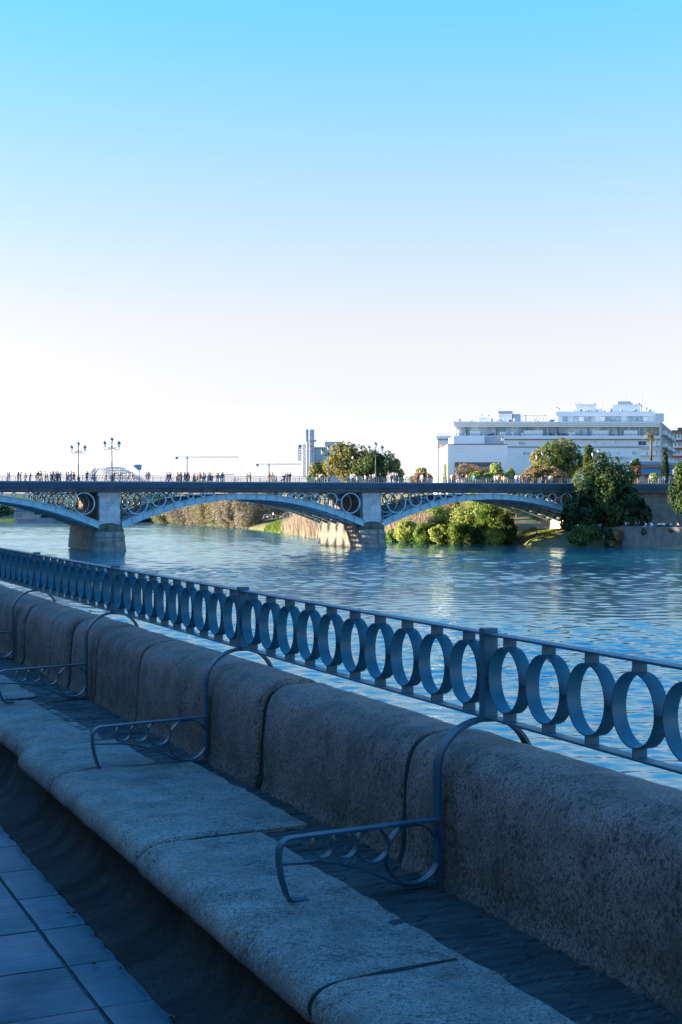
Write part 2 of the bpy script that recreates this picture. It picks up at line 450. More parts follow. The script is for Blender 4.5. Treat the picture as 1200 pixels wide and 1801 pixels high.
# one rough bed of slates set on edge: ridges run across the seat, broken by irregular joints
nxs, nys = 22, 2050
for j in range(nys + 1):
    y = .5 + 23.9 * j / nys
    for i in range(nxs + 1):
        q = 2.08 + .44 * i / nxs
        yw = y + .05 * noise.noise((q * 3, y * .8, 4)) + .02 * noise.noise((q * 8, y * 2, 6))
        course = noise.noise((0.3 + q * 1.5, yw * 9, 2)); lay = noise.noise((q * 4, yw * 30, 7)); fine = noise.noise((q * 13, yw * 75, 9))
        step = .004 * math.floor(2.5 * noise.noise((math.floor(q * 5 + 1.7 * noise.noise((0, yw * 3, 5))) * 3.1, yw * 14, 1)))
        vs.append((q, y, H(1.411) - 7 + .007 * course + .006 * lay + .003 * fine + step))
n = nxs + 1
s.add(vs, [(j * n + i, j * n + i + 1, (j + 1) * n + i + 1, (j + 1) * n + i) for j in range(nys) for i in range(nxs)], 0, False)
o = s.build('slate_strip', [M['slate_strip'], M['mortar']], fix=False); o.location.z = 7; under(o, bench)

# ---- parapet (the back of the bench)
par = empty('granite_parapet', (2.66, 8, H(1.42)))
tag(par, 'rounded granite parapet of big blocks behind the bench at the river edge', 'wall')
wall_prof = smooth_profile([(2.80, 1.46), (2.470, 1.46), (2.470, 1.36), (2.472, 1.22), (2.476, 1.10), (2.488, 1.015), (2.515, .955), (2.565, .918), (2.64, .903), (2.73, .899), (2.79, .912), (2.83, .96), (2.845, 1.06), (2.85, 1.46)], 4)
wj = [.4, 2.3, 5.43, 7.12, 9.42, 10.58, 11.41, 12.13, 13.2, 14.6, 16.4, 18.0, 20.1, 22.0, 24.5]
offs = [(.004, 0), (.0, .0), (.014, .008), (-.004, -.002), (.004, .004), (.012, 0), (0, 0), (.01, .004), (0, 0), (.01, 0), (0, .005), (0, 0), (.008, 0), (0, 0), (0, 0)]
for i in range(len(wj) - 1):
    gap = .028 if abs(wj[i] - 7.12) < .01 else .019
    gap2 = .028 if abs(wj[i + 1] - 7.12) < .01 else .019
    under(block('stone_block', wall_prof, wj[i] + gap, wj[i + 1] - gap2, M['granite_wall'], None, 50 + i, .0055, offs[i], .032, H(1.42)), par)
core = MB().box(2.55, 2.80, .5, 24.3, H(1.45) - 7, H(1.0) - 7)
for i in range(1, len(wj) - 1): joint_fill(core, wall_prof, wj[i], .03, .013 if i != 3 else .022, 7, max(offs[i - 1][0], offs[i][0]) * .5)
o = core.build('mortar_core', M['mortar']); o.location.z = 7; under(o, par)

# ---- railing on the parapet
rail = empty('ring_railing', (2.66, 8, H(.83)))
tag(rail, 'dark blue iron railing with a row of rings on top of the granite parapet', 'railing')
PT, PS = 5.07, 2.83
RQ = 2.66
HT, HB = .497, .812         # rail top / bottom, below the eye
posts = [PT + PS * i for i in range(-2, 7)]
ring_c = (HT + HB) / 2 + .002; RD = .119
lo, hi = posts[0], posts[-1]
o = MB().box(-.026, .026, lo - 8, hi - 8, -.0045, .0045).build('top_rail', M['paint'])
bev = o.modifiers.new('bevel', 'BEVEL'); bev.width = .002
o.location = (RQ, 8, H(HT + .0045)); under(o, rail)
o = MB().box(-.025, .025, lo - 8, hi - 8, -.0045, .0045).build('bottom_rail', M['paint'])
bev = o.modifiers.new('bevel', 'BEVEL'); bev.width = .002
o.location = (RQ, 8, H(HB - .0045)); under(o, rail)
post0 = MB().box(-.029, .029, -.021, .021, H(HB + .012), H(HT - .017)).build('post', M['paint'])
bev = post0.modifiers.new('bevel', 'BEVEL'); bev.width = .003; bev.segments = 2
ring0 = MB().strap(circ(RD - .0025, 72), (0, 0, 0), (0, 1, 0), (0, 0, 1), (1, 0, 0), .052, .005, True).build('ring', M['paint'], autosmooth=30)
zr = H(ring_c)
spacer0 = MB().box(-.0255, .0255, -.0035, .0035, RD - .001, H(HT + .009) - zr).build('spacer', M['paint'])
spacer1 = MB().box(-.0255, .0255, -.0035, .0035, H(HB - .009) - zr, -RD + .001).build('spacer', M['paint'])
PITCH = (PS - .042) / 10
lk = MB().box(-.024, .024, RD - .002, RD + (PITCH - 2 * RD) + .002, -.003, .003)
link0 = lk.build('link_plate', M['paint'])
first = True
for i, p in enumerate(posts):
    o = post0 if i == 0 else post0.copy()
    if i: col.objects.link(o)
    o.location = (RQ - .002, p, 0); under(o, rail)
    if i == len(posts) - 1: break
    for k in range(10):
        c = p + .021 + PITCH * (k + .5)
        if c < 2.0: continue
        rg = ring0 if first else ring0.copy(); spc = spacer0 if first else spacer0.copy(); spb = spacer1 if first else spacer1.copy(); ln = link0 if first else link0.copy()
        if not first:
            for x in (rg, spc, spb, ln): col.objects.link(x)
        first = False
        rg.location = (RQ, c, zr); rg.rotation_euler = (0, 0, rnd.uniform(-.012, .012)); under(rg, rail)
        spc.parent = rg; spb.parent = rg; ln.parent = rg

# ---- armrests: one flat bar that arches over the parapet under each post, with a ring-filled rest
def armrest(parent):
    mb = MB()
    O, U, V, W = (0, 0, 0), (1, 0, 0), (0, 0, 1), (0, 1, 0)
    # hoop (local: x = q - 2.46, z = height above seat level h=1.40)
    hz = 1.40 - .985
    path = [(-.012, -.015), (-.012, hz * .5), (-.012, hz)] + arc(.192, hz, .204, .172, 180, 90, 12) + arc(.192, hz, .178, .172, 90, 0, 12)[1:] + [(.37, hz - .03), (.385, hz - .25)]
    mb.strap(path, O, U, V, W, .052, .012)
    hoop = mb.build('hoop', M['paint_edge'], parent, autosmooth=35)
    # arm: from the hoop forward, round corner, leg and foot
    t = MB()
    arm = [(-.018, .232), (-.30, .2215), (-.575, .211)] + arc(-.575, .166, .050, .045, 90, 180, 7)[1:] + [(-.6255, .13), (-.617, .075), (-.598, .015), (-.585, -.004)] + [(-.572, -.0085), (-.52, -.0085)]
    t.strap(arm, O, U, V, W, .046, .010)
    t.build('arm', M['paint_edge'], parent, autosmooth=35)
    # lower bar sweeping down to the hoop foot
    lb = smooth_profile([(-.618, .124), (-.55, .122), (-.47, .118), (-.40, .105), (-.32, .080), (-.24, .045), (-.17, .012), (-.12, -.002), (-.02, .004)], 5)
    MB().strap(lb, O, U, V, W, .034, .008).build('brace', M['paint_edge'], parent, autosmooth=40)
    for cx, cz, r in ((-.112, .115, .1065), (-.272, .160, .0615), (-.378, .170, .046), (-.464, .171, .0385)):
        o = MB().strap(circ(r, 44), O, U, V, W, .036, .006, True).build('ring', M['paint_edge'], parent, autosmooth=30)
        o.location = (cx, 0, cz)
arm0 = None
place = ['nearest to the camera, over the wet slate', 'second one along the seat from the camera', 'third one along the seat from the camera', 'fourth one, cut off by the picture edge']
for i in range(-1, 6):
    p = PT + PS * i
    if arm0 is None:
        arm0 = empty('bench_armrest'); armrest(arm0); o = arm0
    else:
        o = copy_tree(arm0)
    o.location = (2.462, p, H(1.401))
    lab = {0: 'dark iron bench armrest with rings, nearest one with its foot on the wide slab', 1: 'dark iron bench armrest second nearest, standing before the pale slab joint',
           2: 'dark iron bench armrest third nearest, small against the blocks of the parapet', 3: 'dark iron bench armrest farthest along, cut by the photo edge'}.get(i)
    tag(o, lab or ('dark iron bench armrest beyond the one cut by the photo edge' if i > 3 else 'dark iron bench armrest close beside the camera'), 'armrest', 'iron armrests dividing the stone bench')

# ---- fallen leaves on the pavement
M['dead_leaf'] = plain('dead_leaf', (.22, .13, .05), .8, 0, .3, 30)
def fallen(px, py, size, rz, label):
    q = None
    h = 1.82; Z = FPX * h / (py - HOR); P = at(px, py, Z)
    mb = MB(); n = 9; vs = [(0, 0, .006)]
    for i in range(n):
        a = 2 * math.pi * i / n; r = size * (1 if i % 2 == 0 else .62)
        vs.append((r * math.cos(a), r * math.sin(a) * .8, .004 + .012 * abs(math.sin(a * 1.5))))
    mb.add(vs, [(0, 1 + i, 1 + (i + 1) % n) for i in range(n)], 0, True)
    vs = [(x, y, z - .0015) for x, y, z in vs]
    mb.add(vs, [(0, 1 + (i + 1) % n, 1 + i) for i in range(n)], 0, True)
    o = mb.build('fallen_leaf', M['dead_leaf'], fix=False); o.location = (P.x, P.y, pz(P.x) + .004); o.rotation_euler = (0, 0, rz)
    tag(o, label, 'leaf', 'dry leaves lying on the promenade')
fallen(125, 1613, .026, .4, 'curled brown leaf lying near the bench foot on the dark flags')
fallen(166, 1701, .014, 1.2, 'small yellow dry leaf lying in the middle of a flag')
fallen(210, 1710, .009, 2.0, 'tiny pale leaf scrap lying beside the small yellow leaf')
fallen(303, 1798, .016, .9, 'pale leaf at the bottom edge of the photo by the bench foot')

# ================================================================== BRIDGE
SPAN = 47.0
P1, P2, P3 = 60.9, 107.8, 154.8
P0 = P1 - SPAN
YF, YB = 248.6, 269.2          # front / back edge of the deck
ZT, ZM, ZS = 11.37, 10.42, 9.72   # deck top, cornice bottom, soffit line
bridge = empty('arch_bridge', (P1, 249.5, 0))
tag(bridge, 'long iron arch bridge with ringed spandrels on stone piers crossing the river', 'bridge')
bx0, bx1 = -12.0, 200.0
def bp(mb, name, mat, par=None, **k):
    o = mb.build(name, mat, None, **k); under(o, par or bridge); return o
# cornice: moulded section
def sweepx(sec, x0, x1, mi=0, smooth=False):
    q = MB(); n = len(sec)
    vs = [(x0, y, z) for y, z in sec] + [(x1, y, z) for y, z in sec]
    fs = [tuple(range(n)), tuple(range(n, 2 * n))[::-1]] + [(i, (i + 1) % n, n + (i + 1) % n, n + i) for i in range(n)]
    return q.add(vs, fs, mi, smooth)
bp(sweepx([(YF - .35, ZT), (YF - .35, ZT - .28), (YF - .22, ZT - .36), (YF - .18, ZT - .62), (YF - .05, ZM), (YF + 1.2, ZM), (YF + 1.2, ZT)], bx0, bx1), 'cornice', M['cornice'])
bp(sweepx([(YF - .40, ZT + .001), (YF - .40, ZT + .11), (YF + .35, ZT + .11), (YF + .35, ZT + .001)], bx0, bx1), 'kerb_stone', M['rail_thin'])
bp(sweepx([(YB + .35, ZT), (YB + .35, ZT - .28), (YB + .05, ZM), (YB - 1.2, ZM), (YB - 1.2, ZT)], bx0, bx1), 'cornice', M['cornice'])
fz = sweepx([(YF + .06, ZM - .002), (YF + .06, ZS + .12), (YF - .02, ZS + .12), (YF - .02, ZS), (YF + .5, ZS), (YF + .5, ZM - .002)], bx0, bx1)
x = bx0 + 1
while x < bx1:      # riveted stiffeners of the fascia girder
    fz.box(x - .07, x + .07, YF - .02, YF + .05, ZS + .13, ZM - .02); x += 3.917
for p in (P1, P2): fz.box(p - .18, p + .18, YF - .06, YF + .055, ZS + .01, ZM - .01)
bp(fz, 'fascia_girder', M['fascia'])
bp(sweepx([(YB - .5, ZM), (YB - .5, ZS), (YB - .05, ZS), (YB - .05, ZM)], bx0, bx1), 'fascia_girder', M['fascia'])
bp(MB().box(bx0, bx1, YF + 1.21, YB - 1.21, ZM + .1, ZT - .12), 'roadway', M['asphalt'])
dk = MB()
x = bx0 + 1.2
while x < 152:
    if all(abs(x - p) > 2.2 for p in (P0, P1, P2)):
        dk.box(x - .12, x + .12, YF + .55, YB - .55, ZS + .02, ZM + .09)
    x += 1.9
bp(dk, 'cross_beam', M['iron_dark'])

# arch ribs
HALF = SPAN / 2 - 1.9
def z_in(s):      # intrados height at distance s from the crown
    return 8.52 - (8.52 - 3.72) * (abs(s) / HALF) ** 2
def z_ex(s): return 9.50 - (9.50 - 4.92) * (abs(s) / HALF) ** 2
ribs_y = [YF + .35, YF + 4.2, YF + 8.2, YF + 12.2, YF + 16.2, YB - .45]
NS = 44
def rib_mesh(w):
    mb = MB()
    pts = [-HALF + 2 * HALF * i / NS for i in range(NS + 1)]
    def strip(f0, f1, y0, y1):
        vs = []
        for s in pts: vs += [(s, y0, f0(s)), (s, y1, f0(s)), (s, y1, f1(s)), (s, y0, f1(s))]
        fs = []
        for i in range(NS):
            for k in range(4):
                k2 = (k + 1) % 4
                fs.append((i * 4 + k, i * 4 + k2, (i + 1) * 4 + k2, (i + 1) * 4 + k))
        fs += [(0, 1, 2, 3), (NS * 4 + 3, NS * 4 + 2, NS * 4 + 1, NS * 4)]
        mb.add(vs, fs)
    strip(lambda s: z_in(s) + .10, lambda s: z_ex(s) - .10, -.06, .06)
    strip(z_in, lambda s: z_in(s) + .098, -w, w)
    strip(lambda s: z_ex(s) - .098, z_ex, -w, w)
    for i in range(1, 24):
        s = -HALF + 2 * HALF * i / 24
        mb.box(s - .03, s + .03, -w * .8, w * .8, z_in(s) + .16, z_ex(s) - .16)
    return mb
ring_s = [(4.45, 2.02), (8.15, 1.33), (11.1, .90), (13.6, .63), (15.75, .43), (17.65, .28)]
ringmesh = {}
spans = [(P0 + SPAN / 2), (P1 + SPAN / 2), (P2 + SPAN / 2)]
front_rib = rib_mesh(.26); inner_rib = rib_mesh(.2)
fr_me = None
for si, mid in enumerate(spans):
    for ri, y in enumerate(ribs_y):
        src = front_rib if ri in (0,) else inner_rib
        key = 'f' if ri == 0 else 'i'
        if key not in ringmesh:
            o = src.build('arch_rib', M['iron_bridge'], None); ringmesh[key] = o.data
        else:
            o = bpy.data.objects.new('arch_rib', ringmesh[key]); col.objects.link(o)
        o.location = (mid, y, 0); under(o, bridge)
        par = o
        # rings: location is absolute; parent is the rib (which sits under the bridge)
        sides = (1,) if si == 0 else (-1, 1)
        nr = 6 if ri == 0 else (3 if ri in (1, 2) else 2)
        links = MB(); nl = 0
        for sd in sides:
            prev = None
            for k in range(nr):
                s0, r = ring_s[k]
                s = SPAN / 2 - s0; ztop = ZS - .03
                kk = ('r', k, ri == 0)
                if kk not in ringmesh:
                    for _ in range(25):
                        dmin = min(math.hypot(s - u, (ztop - r) - z_ex(u)) for u in [s - 5 + .05 * j for j in range(200)] if abs(u) < HALF)
                        r += .4 * (dmin - r)
                    me = MB().strap(circ(r - .08, 40), (0, 0, 0), (1, 0, 0), (0, 0, 1), (0, 1, 0), .34 if ri == 0 else .24, .16, True).build('spandrel_ring', M['iron_bridge'], None, autosmooth=40)
                    ringmesh[kk] = (me.data, r); ro = me
                else:
                    ro = bpy.data.objects.new('spandrel_ring', ringmesh[kk][0]); col.objects.link(ro)
                r = ringmesh[kk][1]
                ro.parent = o
                ro.location = (sd * s, 0, ztop - r)
                if prev is not None:
                    x0, x1 = sorted((prev[0] - sd * prev[1], sd * s + sd * r))
                    zl = ztop - r
                    zl = max(zl, z_ex(abs(x0 + x1) / 2) + .1)
                    if x1 - x0 > .02: links.box(x0 - .03, x1 + .03, -.12, .12, zl - .06, zl + .06); nl += 1
                prev = (sd * s, r)
        if nl: lo_ = links.build('spandrel_link', M['iron_bridge'], o)
    # lateral ties between the ribs
    tb = MB()
    for i in range(1, 23):
        s = -HALF + 2 * HALF * i / 23
        zc = (z_in(s) + z_ex(s)) / 2
        tb.box(mid + s - .06, mid + s + .06, ribs_y[0] + .2, ribs_y[-1] - .2, zc - .28, zc + .28)
    bp(tb, 'rib_ties', M['iron_dark'])
# stone piers
def pier(p):
    root = empty('pier', (p, 249.5, 0)); root.parent = bridge; root.matrix_parent_inverse = Matrix.Translation(-bridge.location)
    def pp(m, n, mat, **k):
        o = m.build(n, mat, root, **k); return o
    # local coordinates: x across, y from the front face backwards
    L = 17.5
    sh = MB()
    sh.box(-1.72, 1.72, .0, 1.35, 4.2, 8.95)
    sh.box(-1.82, 1.82, -.09, 1.36, 8.951, 9.12); sh.box(-2.0, 2.0, -.2, 1.37, 9.121, 9.45); sh.box(-1.9, 1.9, -.12, 1.37, 9.451, 9.70)
    sh.box(-1.78, 1.78, -.05, 1.36, 4.2, 5.05)
    pp(sh, 'pier_shaft', M['pier_stone'])
    tb = MB()
    tb.box(-.95, .95, -.05, .02, 7.35, 8.35)
    tb.box(-1.02, 1.02, -.075, .02, 8.351, 8.45); tb.box(-1.02, 1.02, -.075, .02, 7.25, 7.349)
    for z, w in ((8.1, .55), (7.84, .68), (7.58, .5)):
        tb.box(-w, w, -.058, -.04, z - .035, z + .035, 1)
    pp(tb, 'inscription_panel', [M['pier_stone'], M['iron_dark']])
    bd = MB()
    bd.box(-1.45, 1.45, 1.38, L, 3.0, 9.68)
    pp(bd, 'pier_wall', M['abut'])
    pl = MB()
    # plinth: battered body with rounded cutwater nose, split by a ledge
    nseg = 18
    def ring(zz, rr_, grow, l):
        pts = []
        for i in range(nseg + 1):
            a = math.pi + math.pi * i / nseg
            pts.append((rr_ * math.cos(a), .55 + (rr_ * 1.05 + grow) * math.sin(a), zz))
        pts.append((rr_, l, zz)); pts.append((-rr_, l, zz)); return pts
    lev = [(-2.5, 2.86), (0.0, 2.80), (.25, 2.84), (.3, 2.76), (2.35, 2.55), (2.4, 2.62), (2.62, 2.60), (2.66, 2.5), (3.3, 2.38)]
    vs = []; n = nseg + 3
    for z, r_ in lev: vs += ring(z, r_, .1, L)
    fs = [(i * n + k, i * n + (k + 1) % n, (i + 1) * n + (k + 1) % n, (i + 1) * n + k) for i in range(len(lev) - 1) for k in range(n)]
    fs.append(tuple((len(lev) - 1) * n + k for k in range(n)))
    pl.add(vs, fs)
    pp(pl, 'pier_plinth', M['plinth_stone'])
    cp = MB()     # overgrown half-dome over the cutwater
    vs = []; lv = [(3.29, 2.40), (3.55, 2.42), (3.85, 2.25), (4.2, 1.95), (4.5, 1.4), (4.65, .7), (4.7, .02)]
    for z, r_ in lv:
        for i in range(nseg + 1):
            a = math.pi + math.pi * i / nseg
            d = 1 + .07 * noise.noise((math.cos(a) * 2, math.sin(a) * 2, z * 2 + p))
            vs.append((r_ * d * math.cos(a), .6 + r_ * d * 1.05 * math.sin(a), z + .1 * noise.noise((i, z * 3, p))))
    n = nseg + 1
    fs = [(i * n + k, i * n + k + 1, (i + 1) * n + k + 1, (i + 1) * n + k) for i in range(len(lv) - 1) for k in range(nseg)]
    cp.add(vs, fs, 0, True)
    pp(cp, 'cutwater_cap', M['cap_moss'])
    # springer blocks that carry the ribs on both flanks
    for i, ry in enumerate(ribs_y):
        yy = ry - 249.5
        yy = 2.6 + i * 2.95
        for sd in (-1, 1):
            sb = MB()
            pts = [(sd * 2.3, 0.2), (sd * 2.88, .2), (sd * 2.64, 2.7), (sd * 2.60, 2.75), (sd * 2.63, 3.5), (sd * 2.2, 4.75), (sd * 1.3, 4.75), (sd * 1.3, .2)]
            v0 = [(x, yy - 1.42, z) for x, z in pts] + [(x, yy + 1.42, z) for x, z in pts]
            k = len(pts)
            f0 = [tuple(range(k)), tuple(range(k, 2 * k))[::-1]] + [(j, (j + 1) % k, k + (j + 1) % k, k + j) for j in range(k)]
            sb.add(v0, f0)
            sb.add([(sd * 2.63, yy - 1.42, 3.505), (sd * 2.63, yy + 1.42, 3.505), (sd * 2.45, yy, 4.35), (sd * 2.0, yy, 4.9), (sd * 2.0, yy - 1.42, 4.755), (sd * 2.0, yy + 1.42, 4.755)],
                   [(0, 1, 2), (0, 2, 3, 4), (1, 5, 3, 2)])
            pp(sb, 'springer_block', M['plinth_stone'])
    return root
pier(P1); pier(P2)
# end abutments
for p, sgn in ((P3, 1), (P0, -1)):
    a = MB()
    x0, x1 = (p - 1.9, p + 60) if sgn > 0 else (p - 60, p + 1.9)
    a.box(x0, x1, 249.7, 268.0, -1, ZS - .01)
    a.box(x0 - .1, x1 + .1, 249.5, 268.2, -1, 3.6)
    bp(a, 'abutment', M['abut'])
    sh = MB().box(p - 1.75, p + 1.75, 248.9, 249.49, -1, 9.1); sh.box(p - 2, p + 2, 248.75, 249.69, 9.101, 9.71)
    bp(sh, 'pilaster', M['pier_stone'])
# cream revetment facing the last span, catching the sun
bp(MB().xzprism([(P3 - 4.6, -1), (P3 - 2.05, -1), (P3 - 2.05, 5.2), (P3 - 2.4, 5.2)], 250.6, 268.6), 'revetment', M['cream'])

# bridge railings
def bridge_rail(y, z):
    m = MB()
    m.box(bx0, bx1, y - .04, y + .04, z + 1.02, z + 1.08); m.box(bx0, bx1, y - .02, y + .02, z + .12, z + .16); m.box(bx0, bx1, y - .015, y + .015, z + .56, z + .59)
    x = bx0
    while x < bx1:
        m.box(x - .045, x + .045, y - .045, y + .045, z, z + 1.14); x += 2.35
    x = bx0
    while x < bx1:
        m.box(x - .012, x + .012, y - .012, y + .012, z + .13, z + 1.03); x += .3917
    return m
bp(bridge_rail(YF - .1, ZT), 'railing', M['rail_thin'])
bp(bridge_rail(YB + .1, ZT), 'railing', M['rail_thin'])

# ------------------------------------------------------------------ street lamps on the bridge
def lamp_post():
    root = empty('street_lamp')
    m = MB().lathe([(.0, 0), (.42, 0), (.42, .18), (.30, .26), (.30, .85), (.36, .92), (.24, 1.05), (.15, 1.25), (.12, 1.6)], 12)
    m.build('base', M['lamp_metal'], root)
    MB().lathe([(.115, 1.58), (.10, 3.2), (.13, 3.25), (.085, 3.35), (.07, 5.55), (.16, 5.62), (.16, 5.78), (.07, 5.85), (.06, 6.2)], 10).build('pole', M['lamp_metal'], root)
    for sd in (-1, 1):
        a = MB()
        pts = smooth_profile([(.08, 5.45), (.35, 5.38), (.7, 5.30), (1.0, 5.26), (1.16, 5.36), (1.16, 5.62)], 4)
        a.tube([(sd * x, 0, z) for x, z in pts], .045, 6)
        sc = [(.42 + .2 * math.cos(t_) * (1 - t_ / 11), 5.50 + .17 * math.sin(t_) * (1 - t_ / 11)) for t_ in [j * .45 for j in range(18)]]
        a.tube([(sd * x, 0, z) for x, z in sc], .035, 5)
        a.build('arm', M['lamp_metal'], root)
    for x, z in ((-1.16, 5.6), (1.16, 5.6), (0, 6.2)):
        gl = MB().lathe([(.05, 0), (.12, .05), (.24, .62)], 6, smooth=False).build('lantern', M['lamp_glass'], root)
        gl.location = (x, 0, z)
        MB().lathe([(.0, .60), (.31, .62), (.31, .68), (.16, .92), (.09, .96), (.09, 1.04), (.02, 1.08), (.012, 1.2), (0, 1.2)], 6, smooth=False).build('lantern_cap', M['lamp_metal'], gl)
    return root
lamp0 = None
for px, y, sc, lab in ((197, YF + .9, 1.02, 'triple lantern lamp post over the first pier shaft, in front of the lattice canopy'),
                      (138, YB - .7, 1.0, 'triple lantern lamp post on the far kerb, left of the lattice canopy'),
                      (661, YF + .9, 1.0, 'triple lantern lamp post over the second pier, before the dark green trees'),
                      (578, YB - .7, 1.0, 'triple lantern lamp post before the olive tree beside the distant tower'),
                      (954, YB - .7, .93, 'triple lantern lamp post against the big olive tree by the apartment block'),
                      (1053, YF + .9, .92, 'triple lantern lamp post rising out of the large bushy bank tree')):
    if lamp0 is None: lamp0 = lamp_post(); o = lamp0
    else: o = copy_tree(lamp0)
    x, Z = at_row(px, y)
    o.location = (x, y, ZT - .03); o.scale = (sc, sc, sc)
    o.rotation_euler = (0, 0, -VA * (1 if y < 255 else .9))
    tag(o, lab, 'street lamp', 'triple lantern lamps on the bridge')

# ------------------------------------------------------------------ people
def colmat(name, c, rough=.8): return plain(name, c, rough, 0, .12, 6)
skin = colmat('skin', (.42, .25, .17), .6); hair = colmat('hair', (.03, .02, .016)); shoe = colmat('shoes', (.05, .045, .045))
CL = {'white': (.75, .75, .74), 'black': (.012, .012, .015), 'navy blue': (.02, .03, .08), 'grey': (.2, .2, .21), 'dark red': (.22, .02, .025), 'red': (.5, .03, .03),
      'light blue': (.25, .42, .6), 'blue': (.05, .14, .4), 'beige': (.45, .36, .25), 'pink': (.65, .25, .28), 'orange': (.7, .28, .05), 'yellow': (.7, .5, .06),
      'olive green': (.1, .11, .05), 'brown': (.14, .08, .045), 'cyan': (.05, .4, .6), 'charcoal': (.05, .05, .055), 'pale grey': (.5, .5, .5)}
CM = {k: colmat('cloth_' + k.replace(' ', '_'), v) for k, v in CL.items()}

def person_mesh(pose):
    """one continuous skinned body (pelvis rooted) posed by joints; faces sorted into skin / top / trousers / hair / shoes"""
    V, E, Rr, Z = [], [], [], []
    def j(p, r, par=None, zone=1):
        V.append(p); Rr.append(r); Z.append(zone)
        if par is not None: E.append((par, len(V) - 1))
        return len(V) - 1
    hz = pose.get('hip', .93); lean = pose.get('lean', .03)
    pel = j((0, 0, hz), (.155, .115), None, 2)
    wa = j((0, -lean * .4, hz + .14), (.14, .10), pel)
    ch = j((0, -lean, hz + .34), (.175, .115), wa)
    nk = j((0, -lean * 1.2, hz + .50), (.075, .07), ch, 0)
    h1 = j((0, -lean * 1.6 - .015, hz + .585), (.082, .095), nk, 0)
    h2 = j((0, -lean * 1.7 - .01, hz + .68), (.088, .102), h1, 3)
    h3 = j((0, -lean * 1.7, hz + .755), (.05, .06), h2, 3)
    for sd, key in ((-1, 'l'), (1, 'r')):
        sh = j((sd * .185, -lean, hz + .43), (.065, .06), ch)
        el = pose.get('el_' + key, (sd * .25, .02, .16)); ha = pose.get('ha_' + key, (sd * .25, -.06, -.07))
        e = j((el[0], el[1], hz + el[2]), (.048, .045), sh)
        w = j((ha[0], ha[1], hz + ha[2]), (.035, .032), e)
        j((ha[0], ha[1] - .02, hz + ha[2] - .09), (.034, .024), w, 0)
        hp = j((sd * .09, 0, hz - .06), (.095, .095), pel, 2)
        kn = pose.get('kn_' + key, (sd * .1, -.02, .48)); an = pose.get('an_' + key, (sd * .1, .02, .08))
        k = j(kn, (.066, .068), hp, 2)
        a = j(an, (.045, .048), k, 2)
        j((an[0], an[1] - .13, max(an[2] - .045, .03)), (.04, .03), a, 4)
    me = bpy.data.meshes.new('body'); me.from_pydata(V, E, [])
    ob = bpy.data.objects.new('body_tmp', me); col.objects.link(ob)
    sk = ob.modifiers.new('skin', 'SKIN')
    for i, sv in enumerate(me.skin_vertices[0].data):
        sv.radius = Rr[i]; sv.use_root = (i == 0)
    ss = ob.modifiers.new('sub', 'SUBSURF'); ss.levels = 1; ss.render_levels = 1
    dg = bpy.context.evaluated_depsgraph_get()
    out = bpy.data.meshes.new_from_object(ob.evaluated_get(dg))
    bpy.data.objects.remove(ob)
    out.materials.clear()
    for m_ in (skin, CM['grey'], CM['navy blue'], hair, shoe): out.materials.append(m_)
    pts = [Vector(v) for v in V]
    for f in out.polygons:
        c = f.center
        best = min(range(len(E)), key=lambda i: seg_d(c, pts[E[i][0]], pts[E[i][1]]) - .3 * Rr[E[i][1]][0])
        z = Z[E[best][1]]
        if E[best][1] == h2 and c.y < pts[h2].y - .03 and c.z < pts[h2].z + .02: z = 0
        f.material_index = z; f.use_smooth = True
    return out
def seg_d(p, a, b):
    d = b - a; t_ = max(0, min(1, (p - a).dot(d) / max(d.length_squared, 1e-9)))
    return (p - a - d * t_).length
POSE = {
 'walk': dict(hip=.91, kn_l=(-.1, -.16, .50), an_l=(-.1, -.24, .10), kn_r=(.1, .03, .47), an_r=(.1, .30, .16), el_l=(-.24, .13, .17), ha_l=(-.24, .06, -.04), el_r=(.24, -.09, .17), ha_r=(.22, -.24, .02)),
 'walkb': dict(hip=.92, kn_r=(.1, -.12, .50), an_r=(.1, -.16, .09), kn_l=(-.1, .02, .47), an_l=(-.1, .22, .13), el_r=(.24, .10, .16), ha_r=(.24, .08, -.06), el_l=(-.24, -.06, .16), ha_l=(-.23, -.18, .0)),
 'stand': dict(),
 'phone': dict(lean=.05, el_r=(.24, -.05, .18), ha_r=(.1, -.26, .30), el_l=(-.24, -.03, .18), ha_l=(-.1, -.25, .24)),
 'bag': dict(lean=.06, el_r=(.27, .05, .17), ha_r=(.26, .0, -.05), kn_r=(.12, -.07, .49), an_r=(.13, -.04, .08)),
 'push': dict(lean=.10, hip=.91, kn_l=(-.1, -.12, .50), an_l=(-.1, -.14, .09), kn_r=(.1, .05, .47), an_r=(.1, .27, .15), el_r=(.22, -.16, .16), ha_r=(.2, -.42, .10), el_l=(-.22, -.16, .16), ha_l=(-.2, -.42, .10)),
 'sit': dict(hip=.12, lean=.06, kn_l=(-.11, -.42, .10), an_l=(-.11, -.46, -.32), kn_r=(.11, -.42, .10), an_r=(.11, -.45, -.34), el_r=(.24, .03, .18), ha_r=(.16, -.2, .08), el_l=(-.24, .03, .18), ha_l=(-.16, -.2, .06)),
 'squat': dict(hip=.13, lean=.12, kn_l=(-.16, -.36, .36), an_l=(-.12, -.46, .08), kn_r=(.16, -.34, .38), an_r=(.12, -.42, .08), el_r=(.24, -.1, .2), ha_r=(.12, -.34, .18), el_l=(-.24, -.1, .2), ha_l=(-.12, -.34, .2)),
}
PM = {k: person_mesh(v) for k, v in POSE.items()}
